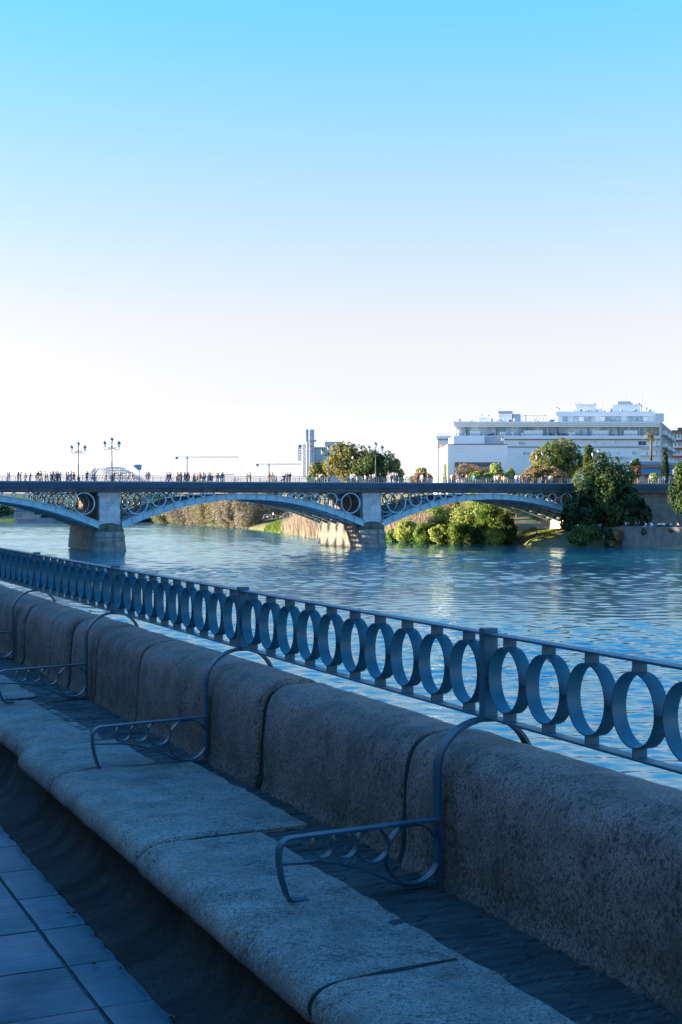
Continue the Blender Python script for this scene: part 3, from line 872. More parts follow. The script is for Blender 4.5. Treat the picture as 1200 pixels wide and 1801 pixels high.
def person(px, y, z, pose, top, bot, rz, label, group, hgt=1.0, x=None):
    o = bpy.data.objects.new('person', PM[pose]); col.objects.link(o)
    for i, m_ in ((1, CM[top]), (2, CM[bot])):
        o.material_slots[i].link = 'OBJECT'; o.material_slots[i].material = m_
    X = x if x is not None else at_row(px, y)[0]
    o.location = (X, y, z); o.rotation_euler = (0, 0, rz); o.scale = (hgt * 1.18, hgt * 1.18, hgt)
    tag(o, label, 'person', group)
    return o
rp = random.Random(21)
crowd = [  # (photo column, colour of top or None)
 (16, 'charcoal'), (32, 'navy blue'), (36, 'grey'), (44, 'brown'), (53, 'black'), (64, 'charcoal'), (67, 'navy blue'), (71, 'black'), (80, 'pale grey'), (83, 'charcoal'), (90, 'navy blue'), (94, 'beige'),
 (99, 'black'), (102, 'navy blue'), (106, 'white'), (118, 'dark red'), (120, 'grey'), (125, 'navy blue'), (128, 'pink'), (131, 'black'), (153, 'charcoal'), (163, 'grey'), (167, 'pale grey'), (187, 'charcoal'),
 (200, 'black'), (211, 'charcoal'), (226, 'pink'), (257, 'navy blue'), (262, 'black'), (297, 'black'), (300, 'charcoal'), (311, 'grey'), (314, 'brown'), (320, 'black'), (325, 'navy blue'), (329, 'charcoal'), (333, 'red'),
 (340, 'navy blue'), (347, 'grey'), (352, 'dark red'), (358, 'white'), (361, 'charcoal'), (367, 'black'), (373, 'navy blue'), (381, 'charcoal'), (388, 'navy blue'), (391, 'black'), (435, 'grey'), (441, 'charcoal'),
 (474, 'charcoal'), (478, 'orange'), (481, 'black'), (486, 'blue'), (501, 'grey'), (506, 'navy blue'), (510, 'charcoal'), (545, 'black'), (558, 'pale grey'), (560.5, 'charcoal'), (565, 'grey'), (580, 'navy blue'),
 (618, 'light blue'), (620.5, 'white'), (624, 'grey'), (628, 'light blue'), (643, 'white'), (652, 'beige'), (656, 'white'), (659.5, 'pale grey'), (670, 'black'), (689, 'dark red'), (694, 'white'), (713, 'white'), (734, 'dark red'),
 (739, 'beige'), (742, 'white'), (753, 'charcoal'), (779, 'pale grey'), (791, 'brown'), (795, 'white'), (799, 'navy blue'), (804, 'black'), (814, 'charcoal'), (821, 'beige'), (834, 'cyan'), (871, 'pale grey'), (878, 'navy blue'),
 (883, 'orange'), (886, 'yellow'), (908, 'white'), (914, 'pale grey'), (922, 'red'), (924.5, 'dark red'), (929, 'navy blue'), (931.5, 'charcoal'), (953, 'olive green'), (960, 'dark red'), (966, 'white'), (971, 'charcoal'),
 (1117, 'white'), (1119.5, 'pale grey'), (1145, 'white'), (1156, 'light blue'), (1166, 'pale grey'), (1170, 'white'), (1179, 'beige')]
for a_, n_ in ((16, 1), (44, 1), (68, 2), (92, 2), (104, 2), (122, 2), (165, 1), (228, 1), (259, 1), (299, 1), (318, 3), (330, 3), (345, 2), (356, 3), (370, 2), (386, 2), (438, 1), (480, 2), (505, 2), (562, 2), (622, 2), (655, 3), (692, 1), (738, 2), (793, 2), (802, 2), (876, 2), (884, 2), (912, 2), (926, 3), (964, 2)):
    for k_ in range(n_): crowd.append((a_ + rp.uniform(-5, 5), rp.choice(['charcoal', 'navy blue', 'black', 'grey', 'brown', 'beige', 'white', 'olive green'])))
crowd.sort(key=lambda c_: c_[0])
marks = [(58, 'at the far left of the bridge'), (112, 'in the crowd left of the far lamp'), (134, 'beside the far lamp post'), (192, 'between the first two lamps'), (240, 'before the lattice canopy'),
         (280, 'past the blue shield panel'), (305, 'under the first crane mast'), (336, 'by the first tower crane'), (366, 'mid crowd over the arch crown'), (400, 'at crowd end over the arch crown'),
         (450, 'of the pair alone on the bridge'), (490, 'beneath the second tower crane'), (520, 'by the pushchair left of the trees'), (555, 'at the edge of the olive tree'), (600, 'near the lamp before the olive tree'),
         (635, 'in front of the dark green tree'), (675, 'at the lamp over the second pier'), (700, 'just past the second pier lamp'), (725, 'before the gap in the trees'), (760, 'before the low orange tree'),
         (786, 'before the yellow painted wall'), (810, 'before the white box corner'), (850, 'before the rusty tree'), (895, 'before the light green shrubs'), (940, 'before the big olive tree'),
         (1000, 'at the big olive tree lamp'), (1130, 'before the reddish conifer'), (1162, 'by the yellow bush at the pavilion'), (1300, 'beside the cypress at the pavilion')]
ORD = ['first', 'second', 'third', 'fourth', 'fifth', 'sixth', 'seventh', 'eighth', 'ninth', 'tenth', 'eleventh', 'twelfth', 'thirteenth', 'fourteenth', 'fifteenth', 'sixteenth', 'seventeenth', 'eighteenth', 'nineteenth', 'twentieth']
count = {}
for px, top in crowd:
    mk = next(m_ for lim, m_ in marks if px < lim); count[mk] = count.get(mk, 0) + 1
tot = dict(count); count = {}
for px, top in crowd:
    mk = next(m_ for lim, m_ in marks if px < lim)
    n = count[mk] = count.get(mk, 0) + 1
    far = rp.random() < .3
    y = (YB - rp.uniform(1.0, 3.4)) if far else (YF + rp.uniform(.7, 3.2))
    bot = rp.choice(['navy blue', 'black', 'charcoal', 'blue', 'black', 'grey', 'beige', 'navy blue'])
    pose = rp.choice(['walk', 'walk', 'walkb', 'walkb', 'stand', 'phone', 'bag'])
    rz = rp.choice([math.pi / 2, -math.pi / 2]) + rp.uniform(-.35, .35)
    if pose in ('stand', 'phone'): rz += rp.uniform(-1.2, 1.2)
    o_ = (ORD[n - 1] + ' from left ') if tot[mk] > 1 else ''
    person(px, y, ZT - .02, pose, top, bot, rz, f'person in {top} top, {o_}{mk}'.replace('  ', ' '), 'people crossing the bridge', rp.uniform(.96, 1.1))

# pushchairs and a bicycle wheeled across
def pushchair():
    root = empty('pushchair')
    MB().xzprism([(-.25, .45), (.25, .35), (.32, .5), (-.1, .62), (-.32, 1.05), (-.42, 1.0)], -.2, .2).build('seat', CM['navy blue'], root)
    MB().lathe([(.0, .32), (.16, .3), (.28, .2), (.33, 0.02)], 10, (-.22, 0, .95)).build('hood', CM['black'], root)
    for y in (-.22, .22):
        MB().tube([(-.62, y, 1.02), (-.4, y, .85), (.3, y, .2)], .02, 5).build('frame', M['lamp_metal'], root)
        for x in (-.28, .34):
            w = MB().strap(circ(.13, 16), (x, y, .13), (1, 0, 0), (0, 0, 1), (0, 1, 0), .05, .04, True).build('wheel', CM['black'], root)
    MB().tube([(-.62, -.22, 1.02), (-.62, .22, 1.02)], .02, 5).build('handle', M['lamp_metal'], root)
    return root
pc0 = pushchair()
for i, (px, lab) in enumerate(((571, 'dark pushchair being wheeled past the olive tree'), (497, 'dark pushchair in front of the group below the second crane'))):
    o = pc0 if i == 0 else copy_tree(pc0)
    x, _ = at_row(px, YF + 1.3); o.location = (x, YF + 1.3, ZT - .02); o.rotation_euler = (0, 0, math.pi if i else 0)
    tag(o, lab, 'pushchair', 'pushchairs on the bridge')
bk = empty('bicycle')
for x in (-.52, .52): 
    w = MB().strap(circ(.33, 24), (x, 0, .34), (1, 0, 0), (0, 0, 1), (0, 1, 0), .035, .035, True).build('wheel', CM['black'], bk)
fr = MB()
for a, b_ in (((-.52, .34), (-.12, .30)), ((-.12, .30), (-.22, .82)), ((-.22, .78), (.36, .82)), ((-.12, .30), (.38, .72)), ((-.52, .34), (-.2, .74)), ((.52, .34), (.36, .95))):
    fr.tube([(a[0], 0, a[1]), (b_[0], 0, b_[1])], .022, 6)
fr.build('frame', CM['dark red'], bk)
MB().box(-.36, -.1, -.07, .07, .83, .88).build('saddle', CM['black'], bk)
MB().tube([(.3, -.27, .98), (.37, 0, .97), (.3, .27, .98)], .018, 6).build('handlebar', CM['black'], bk)
x, _ = at_row(416, YF + 1.2); bk.location = (x, YF + 1.2, ZT - .02)
tag(bk, 'parked bicycle leaning alone by the bridge railing past the crowd', 'bicycle')

# ================================================================== WATER + FAR BANK
t = NT('river_water')
WSLOPE = .125
sy = t.node('ShaderNodeSeparateXYZ'); t.link(t.co.outputs['Object'], sy.inputs[0])
mr = t.node('ShaderNodeMapRange'); t.link(sy.outputs['Y'], mr.inputs[0])
for i_, v_ in ((1, 50), (2, 300), (3, .075), (4, .09)): mr.inputs[i_].default_value = v_      # unresolved ripples
rg = t.math('ADD', mr.outputs[0], t.math('MULTIPLY', t.noise(t.vec((1, 1, 1)), .02, 3), .05))
# silty blue-green water: diffuse body under a cool-tinted Fresnel reflection
M['water'] = t.mat
df = t.node('ShaderNodeBsdfDiffuse'); df.inputs['Color'].default_value = (.014, .16, .21, 1)
gl_ = t.node('ShaderNodeBsdfGlossy'); gl_.inputs['Color'].default_value = (.74, .96, 1.0, 1); t.link(rg, gl_.inputs['Roughness'])
fr0 = t.node('ShaderNodeFresnel'); fr0.inputs['IOR'].default_value = 2.9
mxs = t.node('ShaderNodeMixShader'); t.link(fr0.outputs[0], mxs.inputs[0]); t.link(df.outputs[0], mxs.inputs[1]); t.link(gl_.outputs[0], mxs.inputs[2])
t.link(mxs.outputs[0], t.out.inputs['Surface']); t.n.remove(t.b)
import numpy as np
def grade(a, b_, d0, g):
    out = [a]
    while out[-1] < b_: out.append(out[-1] + max(d0, g * (out[-1] - a + 12)))
    return np.array(out)
def water_sheet():
    X = grade(2.2, 175, .09, .0040); Y = grade(14, 620, .10, .0038)
    gx, gy = np.meshgrid(X, Y)
    sp_ = np.maximum(np.gradient(X)[None, :], np.gradient(Y)[:, None])
    z = np.zeros_like(gx); rs = np.random.RandomState(5)
    # slow patches of calmer and rougher water
    pat = np.zeros_like(gx)
    for _ in range(14):
        k_ = rs.uniform(.02, .12); th = rs.uniform(0, 6.28); pat += np.sin(gx * k_ * np.cos(th) + gy * k_ * 1.6 * np.sin(th) + rs.uniform(0, 6.28))
    pat = np.clip(.9 + .14 * pat, .45, 1.4)
    # wind sea: many short wave trains around the wind direction
    wd_ = math.pi / 2 - VA
    n = 110
    for i in range(n + 24):
        lam = .24 * (3.2 / .24) ** rs.rand() if i < 110 else rs.uniform(3.8, 8) 
        th = wd_ + rs.normal(0, .9)
        kx, ky = 2 * np.pi / lam * np.cos(th), 2 * np.pi / lam * np.sin(th)
        slope = WSLOPE * math.sqrt(2.0 / n)
        A_ = slope * lam / (2 * np.pi)
        fade = np.clip((lam / sp_ - 2.2) / 2.0, 0, 1)
        if i >= n: fade = fade * .65 * np.clip((gy - 110) / 90, 0, 1)        # longer fetch out in the stream
        ph = rs.uniform(0, 6.28) + .7 * np.sin(gx * .05 * rs.uniform(.5, 2) + gy * .04 * rs.uniform(.5, 2) + rs.uniform(0, 6.28))
        c_ = np.sin(gx * kx + gy * ky + ph)
        z += A_ * fade * (c_ + .25 * np.cos(2 * (gx * kx + gy * ky + ph))) * pat
    h_, w_ = gx.shape
    edge = np.minimum.reduce([np.arange(w_)[None, :] * np.ones((h_, 1)), (w_ - 1 - np.arange(w_))[None, :] * np.ones((h_, 1)), np.arange(h_)[:, None] * np.ones((1, w_)), (h_ - 1 - np.arange(h_))[:, None] * np.ones((1, w_))])
    z *= np.clip(edge / 4, 0, 1)
    co_ = np.stack([gx, gy, z], -1).reshape(-1, 3).astype(np.float32)
    idx = np.arange(h_ * w_).reshape(h_, w_)
    q_ = np.stack([idx[:-1, :-1], idx[:-1, 1:], idx[1:, 1:], idx[1:, :-1]], -1).reshape(-1, 4).astype(np.int32)
    # flat skirt out to the rest of the river
    x0, x1, y0, y1 = X[0], X[-1], Y[0], Y[-1]
    o = len(co_)
    ex = np.array([(-300, -300, 0), (2600, -300, 0), (2600, 4000, 0), (-300, 4000, 0), (x0, y0, 0), (x1, y0, 0), (x1, y1, 0), (x0, y1, 0)], np.float32)
    co_ = np.vstack([co_, ex]); sk = np.array([(0, 1, 5, 4), (1, 2, 6, 5), (2, 3, 7, 6), (3, 0, 4, 7)], np.int32) + o
    q_ = np.vstack([q_, sk])
    me = bpy.data.meshes.new('river_water'); nv, nf = len(co_), len(q_)
    me.vertices.add(nv); me.vertices.foreach_set('co', co_.ravel())
    me.loops.add(nf * 4); me.loops.foreach_set('vertex_index', q_.ravel())
    me.polygons.add(nf); me.polygons.foreach_set('loop_start', np.arange(0, nf * 4, 4, dtype=np.int32)); me.polygons.foreach_set('use_smooth', np.ones(nf, bool))
    me.update(calc_edges=True); me.materials.append(M['water'])
    o_ = bpy.data.objects.new('river_water', me); col.objects.link(o_); return o_
tag(water_sheet(), kind='structure')

def wl(x, y):
    Z = FPX * EYE / (y - HOR); p = at(x, y, Z); return (p.x, p.y)
shore = [(152.5, 100), (152.5, 225), (150.8, 236), wl(1080, 962), wl(1030, 961.5), wl(1000, 961), wl(970, 961.5), wl(940, 959), wl(915, 957), wl(890, 955), wl(850, 956.5), wl(800, 956.5), wl(740, 955), wl(690, 953), wl(640, 951.5), wl(600, 950.5), wl(570, 949),
         wl(540, 944), wl(500, 938), wl(460, 933), wl(420, 928), wl(370, 924), wl(320, 920.5), wl(275, 917.5), wl(240, 917), wl(180, 917), wl(100, 918), wl(0, 918), wl(-150, 918), wl(-400, 917)]
# resample
pts = []
for a, c in zip(shore, shore[1:]):
    L = math.hypot(c[0] - a[0], c[1] - a[1]); n = max(1, int(L / 4))
    pts += [(a[0] + (c[0] - a[0]) * i / n, a[1] + (c[1] - a[1]) * i / n) for i in range(n)]
pts.append(shore[-1])
offs_ = [(-3, -1.6), (0, -.05), (1.0, .5), (3, 1.1), (7, 1.9), (14, 3.0), (24, 3.5), (40, 4.6), (52, 8.6), (62, 10.4), (120, 10.6), (900, 10.6), (7000, 10.6)]
D = Vector((.80, .60))
def ground_z(d):
    for (a, za), (c, zc) in zip(offs_, offs_[1:]):
        if a <= d <= c: return za + (zc - za) * (d - a) / (c - a)
    return 10.6
tr = MB(); vs = []
for i, (x, y) in enumerate(pts):
    for k, (d, z) in enumerate(offs_):
        nz = noise.noise((x * .13, y * .13, d * .2)) * (.9 if 0 < k < 8 else .2) + noise.noise((x * .5, y * .5, d)) * (.35 if k < 8 else 0)
        dd = d + (1.5 * noise.noise((x * .2, y * .2, 5)) if k < 4 else 0)
        vs.append((x + D.x * dd, y + D.y * dd, z + (nz * .5 if k > 1 else 0)))
m = len(offs_)
fs = [(i * m + k, i * m + k + 1, (i + 1) * m + k + 1, (i + 1) * m + k) for i in range(len(pts) - 1) for k in range(m - 1)]
tr.add(vs, fs, 0, True)
t = NT('bank_soil'); v = t.vec()
a = t.noise(v, .12, 5, .65); b2 = t.noise(v, .9, 5, .7)
c = t.mix(t.ramp(a, [(.42, 0), (.56, 1)]), (.24, .19, .11), (.15, .18, .045))
c = t.mix(t.ramp(b2, [(.45, 0), (.7, .7)]), c, (.13, .10, .06))
M['soil'] = t.fin(c, .95, 0, t.bump(b2, .6, .3), .2)
tag(tr.build('river_bank', M['soil']), kind='structure')

# quay wall at the bridge foot on the far bank
q = MB().prism([(150.4, 236.5), (151.9, 229), (153.6, 222.8), (154.4, 222.0), (156.5, 214), (220, 180), (220, 249.3), (151, 249.3)], -2, 3.55)
o = q.build('quay_wall', M['pale_wall'])
tag(o, 'stained pale concrete quay wall with people sitting along its top, right of the bank tree', 'wall')
cpst = MB().prism([(150.25, 236.7), (151.75, 229), (153.45, 222.7), (154.25, 221.9), (154.9, 222.3), (154.1, 223.2), (152.5, 229.2), (151.0, 237)], 3.551, 3.75)
cp_ = cpst.build('coping', M['pale_wall']); cp_.parent = o
# ------------------------------------------------------------------ foliage
def leafcloud(mb, lobes, n, size, asp=.7, seed=1, gap=-.22, gs=.55, up=.25, mi=0, shell=.5):
    r = random.Random(seed)
    wts = [(a * b_ * c_) ** .67 for (_, _, _, a, b_, c_) in lobes]
    tot_ = sum(wts); made = 0; tries = 0
    so = seed * 13.7
    while made < n and tries < n * 4:
        tries += 1
        u = r.random() * tot_; i = 0
        while i < len(lobes) - 1 and u > wts[i]: u -= wts[i]; i += 1
        cx, cy, cz, ax, ay, az = lobes[i]
        d = Vector((r.gauss(0, 1), r.gauss(0, 1), r.gauss(0, 1)))
        if d.length < 1e-4: continue
        d.normalize()
        rr_ = shell + (1.04 - shell) * r.random() ** .6
        p = Vector((cx + d.x * ax * rr_, cy + d.y * ay * rr_, cz + d.z * az * rr_))
        if noise.noise((p.x * gs + so, p.y * gs, p.z * gs)) < gap: continue
        nn = (d * 1.1 + Vector((r.gauss(0, .5), r.gauss(0, .5), r.gauss(0, .5) + up))).normalized()
        tdir = nn.cross(Vector((r.gauss(0, 1), r.gauss(0, 1), r.gauss(0, 1))))
        if tdir.length < 1e-3: continue
        tdir.normalize(); bdir = nn.cross(tdir)
        s = size * r.uniform(.6, 1.35)
        a_ = tdir * s; b_ = bdir * s * asp
        fold = nn * (s * .25)
        mb.add([p - a_, p - b_ * .9 + fold, p + a_, p + b_ * .9 + fold], [(0, 1, 2), (0, 2, 3)], mi)
        made += 1

def crown_lobes(c, rad, n, seed, low=-.55, k=.42):
    r = random.Random(seed); L = []
    for i in range(n):
        for _ in range(30):
            d = Vector((r.uniform(-1, 1), r.uniform(-1, 1), r.uniform(low, 1)))
            if d.length < .95: break
        f = .74
        kk = k * r.uniform(.75, 1.25)
        L.append((c[0] + d.x * rad[0] * f, c[1] + d.y * rad[1] * f, c[2] + d.z * rad[2] * f, rad[0] * kk, rad[1] * kk, rad[2] * kk))
    return L

def tree(name, label, cat, x0, x1, y0, y1, Z, leaf, n, size, zb=None, seed=1, lobes=16, bark='bark', trunk=.03, limbs=7, group=None, asp=.7, gap=-.22, ry=.9, low=-.9, k=.42, shell=.66, up=.25, leaf2=None, grow=1.08):
    """crown filling photo box x0..x1, y0..y1 at depth Z; trunk down to ground height zb"""
    m = Z / FPX
    A = at((x0 + x1) / 2, (y0 + y1) / 2, Z)
    rx = (x1 - x0) / 2 * m; rz = (y1 - y0) / 2 * m; ryy = rx * ry
    zb = zb if zb is not None else A.z - rz - .2
    root = empty(name, (A.x, A.y, zb))
    c = (0, 0, A.z - zb)
    L = crown_lobes(c, (rx * grow, ryy * grow, rz * grow), lobes, seed, low, k)
    tk = MB(); r = random.Random(seed + 5)
    R0 = max(.09, (rx + rz) * trunk); top = c[2] + rz * .35
    base = [(0, 0, -.3), (.02 * rx, 0, top * .3), (-.03 * rx, .02 * rx, top * .6), (0, 0, top)]
    tk.tube(base, [R0 * 1.25, R0, R0 * .8, R0 * .35], 8)
    for i, l in enumerate(sorted(L, key=lambda q_: r.random())[:limbs]):
        s = r.uniform(.3, .75); st = Vector((0, 0, top * s)); en = Vector(l[:3]) + Vector((0, 0, l[5] * .4))
        mid_ = st.lerp(en, .5) + Vector((r.uniform(-.1, .1) * rx, r.uniform(-.1, .1) * rx, -.06 * rz))
        tk.tube([st, mid_, en], [R0 * .5, R0 * .32, R0 * .1], 5)
    tk.build('trunk', M[bark], root)
    cr = MB()
    if leaf2:
        leafcloud(cr, L[:len(L) // 2], n // 2, size, asp, seed, gap, .55, up, 0, shell); leafcloud(cr, L[len(L) // 2:], n // 2, size, asp, seed + 1, gap, .55, up, 1, shell)
        cr.build('crown', [M[leaf], M[leaf2]], root, fix=False)
    else:
        leafcloud(cr, L, n, size, asp, seed, gap, .55, up, 0, shell)
        cr.build('crown', M[leaf], root, fix=False)
    tag(root, label, cat, group)
    return root
G1 = 'trees behind the bridge'; G2 = 'trees and shrubs on the far river bank'
# skyline trees behind the deck
tree('olive_tree', 'broad olive green tree behind the lamp, tallest of the clump by the distant tower', 'tree', 576, 652, 781, 852, 345, 'lf_olive', 4800, .38, 9.5, 11, 18, group=G1)
tree('broadleaf_tree', 'lower light green tree at the left foot of the olive tree clump', 'tree', 534, 590, 810, 852, 352, 'lf_green', 2200, .36, 9.5, 12, 10, group=G1, leaf2='lf_olive')
tree('broadleaf_tree', 'bluish green airy tree right of the olive tree over the second pier', 'tree', 632, 696, 783, 850, 350, 'lf_teal', 2600, .36, 9.5, 13, 14, group=G1, gap=-.1)
tree('broadleaf_tree', 'small bluish green tree at the right end of the skyline clump', 'tree', 684, 712, 806, 850, 348, 'lf_teal', 1300, .34, 9.5, 14, 9, group=G1, gap=-.12)
tree('evergreen_tree', 'dense dark green tree in front of the olive clump beside the pier lamp', 'tree', 614, 684, 801, 856, 322, 'lf_dark', 5000, .34, 9.5, 15, 13, group=G1, leaf2='lf_mid')
tree('broadleaf_tree', 'low thin olive tree left of the yellow painted wall', 'tree', 722, 768, 821, 856, 335, 'lf_olive', 1500, .32, 9.5, 16, 10, group=G1, gap=-.05, leaf2='lf_rust')
tree('rusty_tree', 'wide rusty brown leafless crown before the white box building', 'tree', 793, 884, 812, 850, 322, 'lf_rust', 3600, .26, 9.5, 17, 18, group=G1, gap=-.15, asp=.3, bark='bark_pale')
tree('shrub', 'light green rounded shrub under the rusty tree, left one', 'shrub', 824, 852, 827, 858, 312, 'lf_green', 1300, .34, 9.5, 18, 9, group=G1)
tree('shrub', 'light green broad shrub under the rusty tree, largest one', 'shrub', 848, 890, 819, 858, 313, 'lf_green', 1900, .34, 9.5, 19, 11, group=G1, leaf2='lf_willow')
tree('shrub', 'green shrub between the white box building and the big olive tree', 'shrub', 886, 912, 817, 858, 314, 'lf_willow', 1300, .34, 9.5, 20, 9, group=G1)
tree('shrub', 'small orange shrub at the left foot of the big olive tree', 'shrub', 906, 920, 829, 856, 312, 'lf_rust', 600, .3, 9.5, 21, 6, group=G1)
tree('olive_tree', 'big round olive tree in front of the long apartment block', 'tree', 916, 1030, 769, 848, 318, 'lf_olive', 7500, .36, 9.5, 22, 24, group=G1, leaf2='lf_mid', k=.36)
tree('broadleaf_tree', 'yellowing low foliage tree under the big olive tree', 'tree', 920, 990, 818, 860, 308, 'lf_olive', 2400, .34, 9.5, 23, 12, group=G1, leaf2='lf_rust', gap=-.1)
# great tree on the bank in front of the abutment
tree('bank_tree', 'huge bushy dark green tree hiding the bridge end, tallest on the river bank', 'tree', 1010, 1122, 801, 945, 281, 'lf_mid', 13000, .30, 1.5, 31, 34, group=G2, ry=.8, leaf2='lf_dark', k=.30, low=-.9)
tree('bank_tree', 'dark low spreading tree before the bridge end, left of the huge one', 'tree', 984, 1064, 858, 950, 279, 'lf_dark', 7000, .30, 1.2, 32, 22, group=G2, ry=.7, low=-.9, k=.33)
tree('bank_tree', 'dark tree right of the huge one, its skirts touching the quay wall', 'tree', 1070, 1146, 858, 950, 280, 'lf_dark', 7000, .30, 1.2, 33, 22, group=G2, ry=.7, low=-.9, k=.33)
tree('narrow_tree', 'slim green tree standing up between big olive tree and bank tree', 'tree', 1027, 1048, 792, 870, 296, 'lf_mid', 2300, .28, 1.5, 34, 12, group=G2, k=.55)
tree('broadleaf_tree', 'round green tree cut by the right edge of the photo above the quay', 'tree', 1175, 1236, 806, 905, 270, 'lf_mid', 5200, .30, 3.6, 35, 20, group=G2, leaf2='lf_dark')
tree('shrub', 'green undergrowth at the water below the huge bank tree', 'shrub', 1000, 1062, 915, 962, 275, 'lf_mid', 2600, .28, .8, 36, 14, group=G2, ry=.5, low=-.7)
tree('shrub', 'twiggy brown undergrowth beside the quay wall foot', 'shrub', 1058, 1108, 925, 964, 275.5, 'lf_dark', 2000, .28, .8, 37, 12, group=G2, ry=.5, leaf2='lf_rust', low=-.7)
tree('conifer', 'reddish conifer between the bank tree and the pavilion', 'tree', 1107, 1131, 806, 856, 312, 'lf_rust', 1800, .24, 9.5, 38, 10, group=G1, leaf2='lf_mid', k=.55)
tree('shrub', 'pale yellow green bush in front of the pavilion', 'shrub', 1141, 1162, 830, 852, 306, 'lf_willow', 900, .26, 9.8, 39, 7, group=G1)
# cypress
def cypress(label, xc, y0, y1, wpx, Z, seed):
    m = Z / FPX; A = at(xc, y1, Z); h = (y1 - y0) * m; w_ = wpx * m / 2
    root = empty('cypress', (A.x, A.y, A.z))
    L = []
    for i in range(14):
        f = i / 13; rr_ = w_ * (1.0 - .85 * f ** 1.5) * (.75 if i == 0 else 1)
        L.append((.15 * w_ * math.sin(i * 2.1), .15 * w_ * math.cos(i * 1.7), h * (.08 + .88 * f), rr_, rr_, h * .085))
    MB().tube([(0, 0, -.5), (0, 0, h * .8)], [.18, .04], 6).build('trunk', M['bark'], root)
    c_ = MB(); leafcloud(c_, L, 2600, .24, .5, seed, -.3, .8, .4); c_.build('crown', M['lf_dark'], root, fix=False)
    tag(root, label, 'tree', G1)
cypress('tall dark cypress in front of the grey roofed pavilion', 1170, 787, 852, 17, 308, 41)
# palm
def palm(label, xc, ytop, ybase, Z):
    m = Z / FPX; A = at(xc, ybase, Z); h = (ybase - ytop) * m - 1.7
    root = empty('palm_tree', (A.x, A.y, A.z)); r = random.Random(4)
    MB().tube([(0, 0, -1), (.08, 0, h * .4), (0, 0, h)], [.34, .28, .24], 8).build('trunk', M['bark'], root)
    cr = MB()
    for i in range(64):
        az = i * 2.39996; e0 = R(r.uniform(-75, 80)); L = r.uniform(1.5, 2.1)
        p = Vector((0, 0, h)); dirh = Vector((math.cos(az), math.sin(az), 0)); rib = []
        for s in range(7):
            e = e0 - .17 * s * (1.2 if e0 > 0 else .5)
            rib.append((p.copy(), e)); p = p + (dirh * math.cos(e) + Vector((0, 0, math.sin(e)))) * (L / 6)
        side = Vector((-math.sin(az), math.cos(az), 0))
        for s in range(2, 7):
            p0, e = rib[s]; d = dirh * math.cos(e) + Vector((0, 0, math.sin(e)))
            for k_ in range(-3, 4):
                q_ = p0 + d * (.12 * r.random()); tip = q_ + d * .42 + side * (k_ * .13) + Vector((0, 0, -.12 * abs(k_) * .5))
                cr.add([q_ - side * .02, q_ + side * .02, tip], [(0, 1, 2)])
        for s in range(6):
            cr.add([rib[s][0] - side * .02, rib[s][0] + side * .02, rib[s + 1][0] + side * .015, rib[s + 1][0] - side * .015], [(0, 1, 2, 3)])
    cr.build('crown', M['lf_palm'], root, fix=False)
    tag(root, label, 'palm tree', G1)
palm('tall fan palm in front of the corner of the long apartment block', 1145, 748, 812, 335)

# trees along the far bank seen under the arches
under2 = [(268, 322, 880, 921, 535, 'lf_barey', 'first yellowish bush tree at the left end of the far bank'), (296, 352, 868, 924, 505, 'lf_bare', 'pale leafless tree second along the far bank under the arch'), (335, 392, 858, 927, 480, 'lf_barey', 'yellow grey leafless tree third along the far bank under the arch'),
          (375, 430, 856, 931, 455, 'lf_bare', 'tan leafless tree under the crown of the middle arch'), (408, 468, 858, 934, 438, 'lf_bare', 'wide tan leafless tree left of the bright grass'), (452, 512, 852, 915, 440, 'lf_bare', 'leafless tree with dark forked trunk behind the bright grass'),
          (500, 560, 856, 908, 425, 'lf_barey', 'leafless tree behind the tan reeds and the seated crowd')]
under2 += [(285, 340, 872, 921, 528, 'lf_barey', 'pale leafless tree behind the first two of the far bank'), (320, 376, 864, 924, 500, 'lf_bare', 'pale leafless tree filling the gap between second and third'), (362, 418, 860, 929, 474, 'lf_barey', 'pale leafless tree behind the crown of the middle arch'),
           (398, 450, 862, 932, 452, 'lf_bare', 'pale leafless tree leaning over the water left of the wide tan one')]
for i, (x0, x1, y0, y1, Z, lf, lab) in enumerate(under2):
    tree('bare_tree', lab, 'tree', x0, x1, y0, y1, Z, lf, 7000, .42, 1.0 if i not in (5, 6) else 3.2, 60 + i, 20, 'bark_pale' if i not in (5, 6) else 'bark', .022, 14, 'leafless trees on the far bank', .25, -.35, .8, -.95 if i not in (5, 6) else -.5, .36, .3, grow=1.25)
w3 = [(716, 752, 893, 955, 316, 'lf_willow', 'light green willow shrub next to the tan reeds, first under the right arch'), (742, 792, 880, 957, 314, 'lf_willow', 'yellow green willow second under the right arch'), (784, 812, 876, 930, 326, 'lf_rust', 'rusty leafless shrub between two willows under the right arch'),
      (802, 852, 874, 957, 308, 'lf_willow', 'tall light green willow in the middle of the right arch'), (844, 884, 884, 958, 304, 'lf_green', 'light green tree right of the tall willow under the right arch'), (872, 908, 908, 960, 296.5, 'lf_mid', 'dark green shrub beside the beach under the right arch'),
      (680, 712, 934, 956, 307, 'lf_green', 'low green shrub by the waterline next to the second pier'), (816, 856, 925, 961, 294, 'lf_mid', 'low dark shrub at the waterline below the tall willow')]
w3 += [(700, 738, 918, 957, 303, 'lf_willow', 'small yellow green shrub by the reeds right of the second pier'), (730, 770, 924, 959, 299, 'lf_green', 'green shrub at the waterline below the first willow'), (760, 798, 928, 960, 296, 'lf_willow', 'yellow green shrub at the waterline below the second willow'),
       (788, 828, 922, 960, 294.5, 'lf_green', 'green shrub at the waterline between the willows'), (846, 882, 930, 961, 294.5, 'lf_willow', 'yellow green shrub at the waterline near the dark shrub'), (758, 800, 874, 920, 335, 'lf_willow', 'yellow green tree standing behind the second willow')]
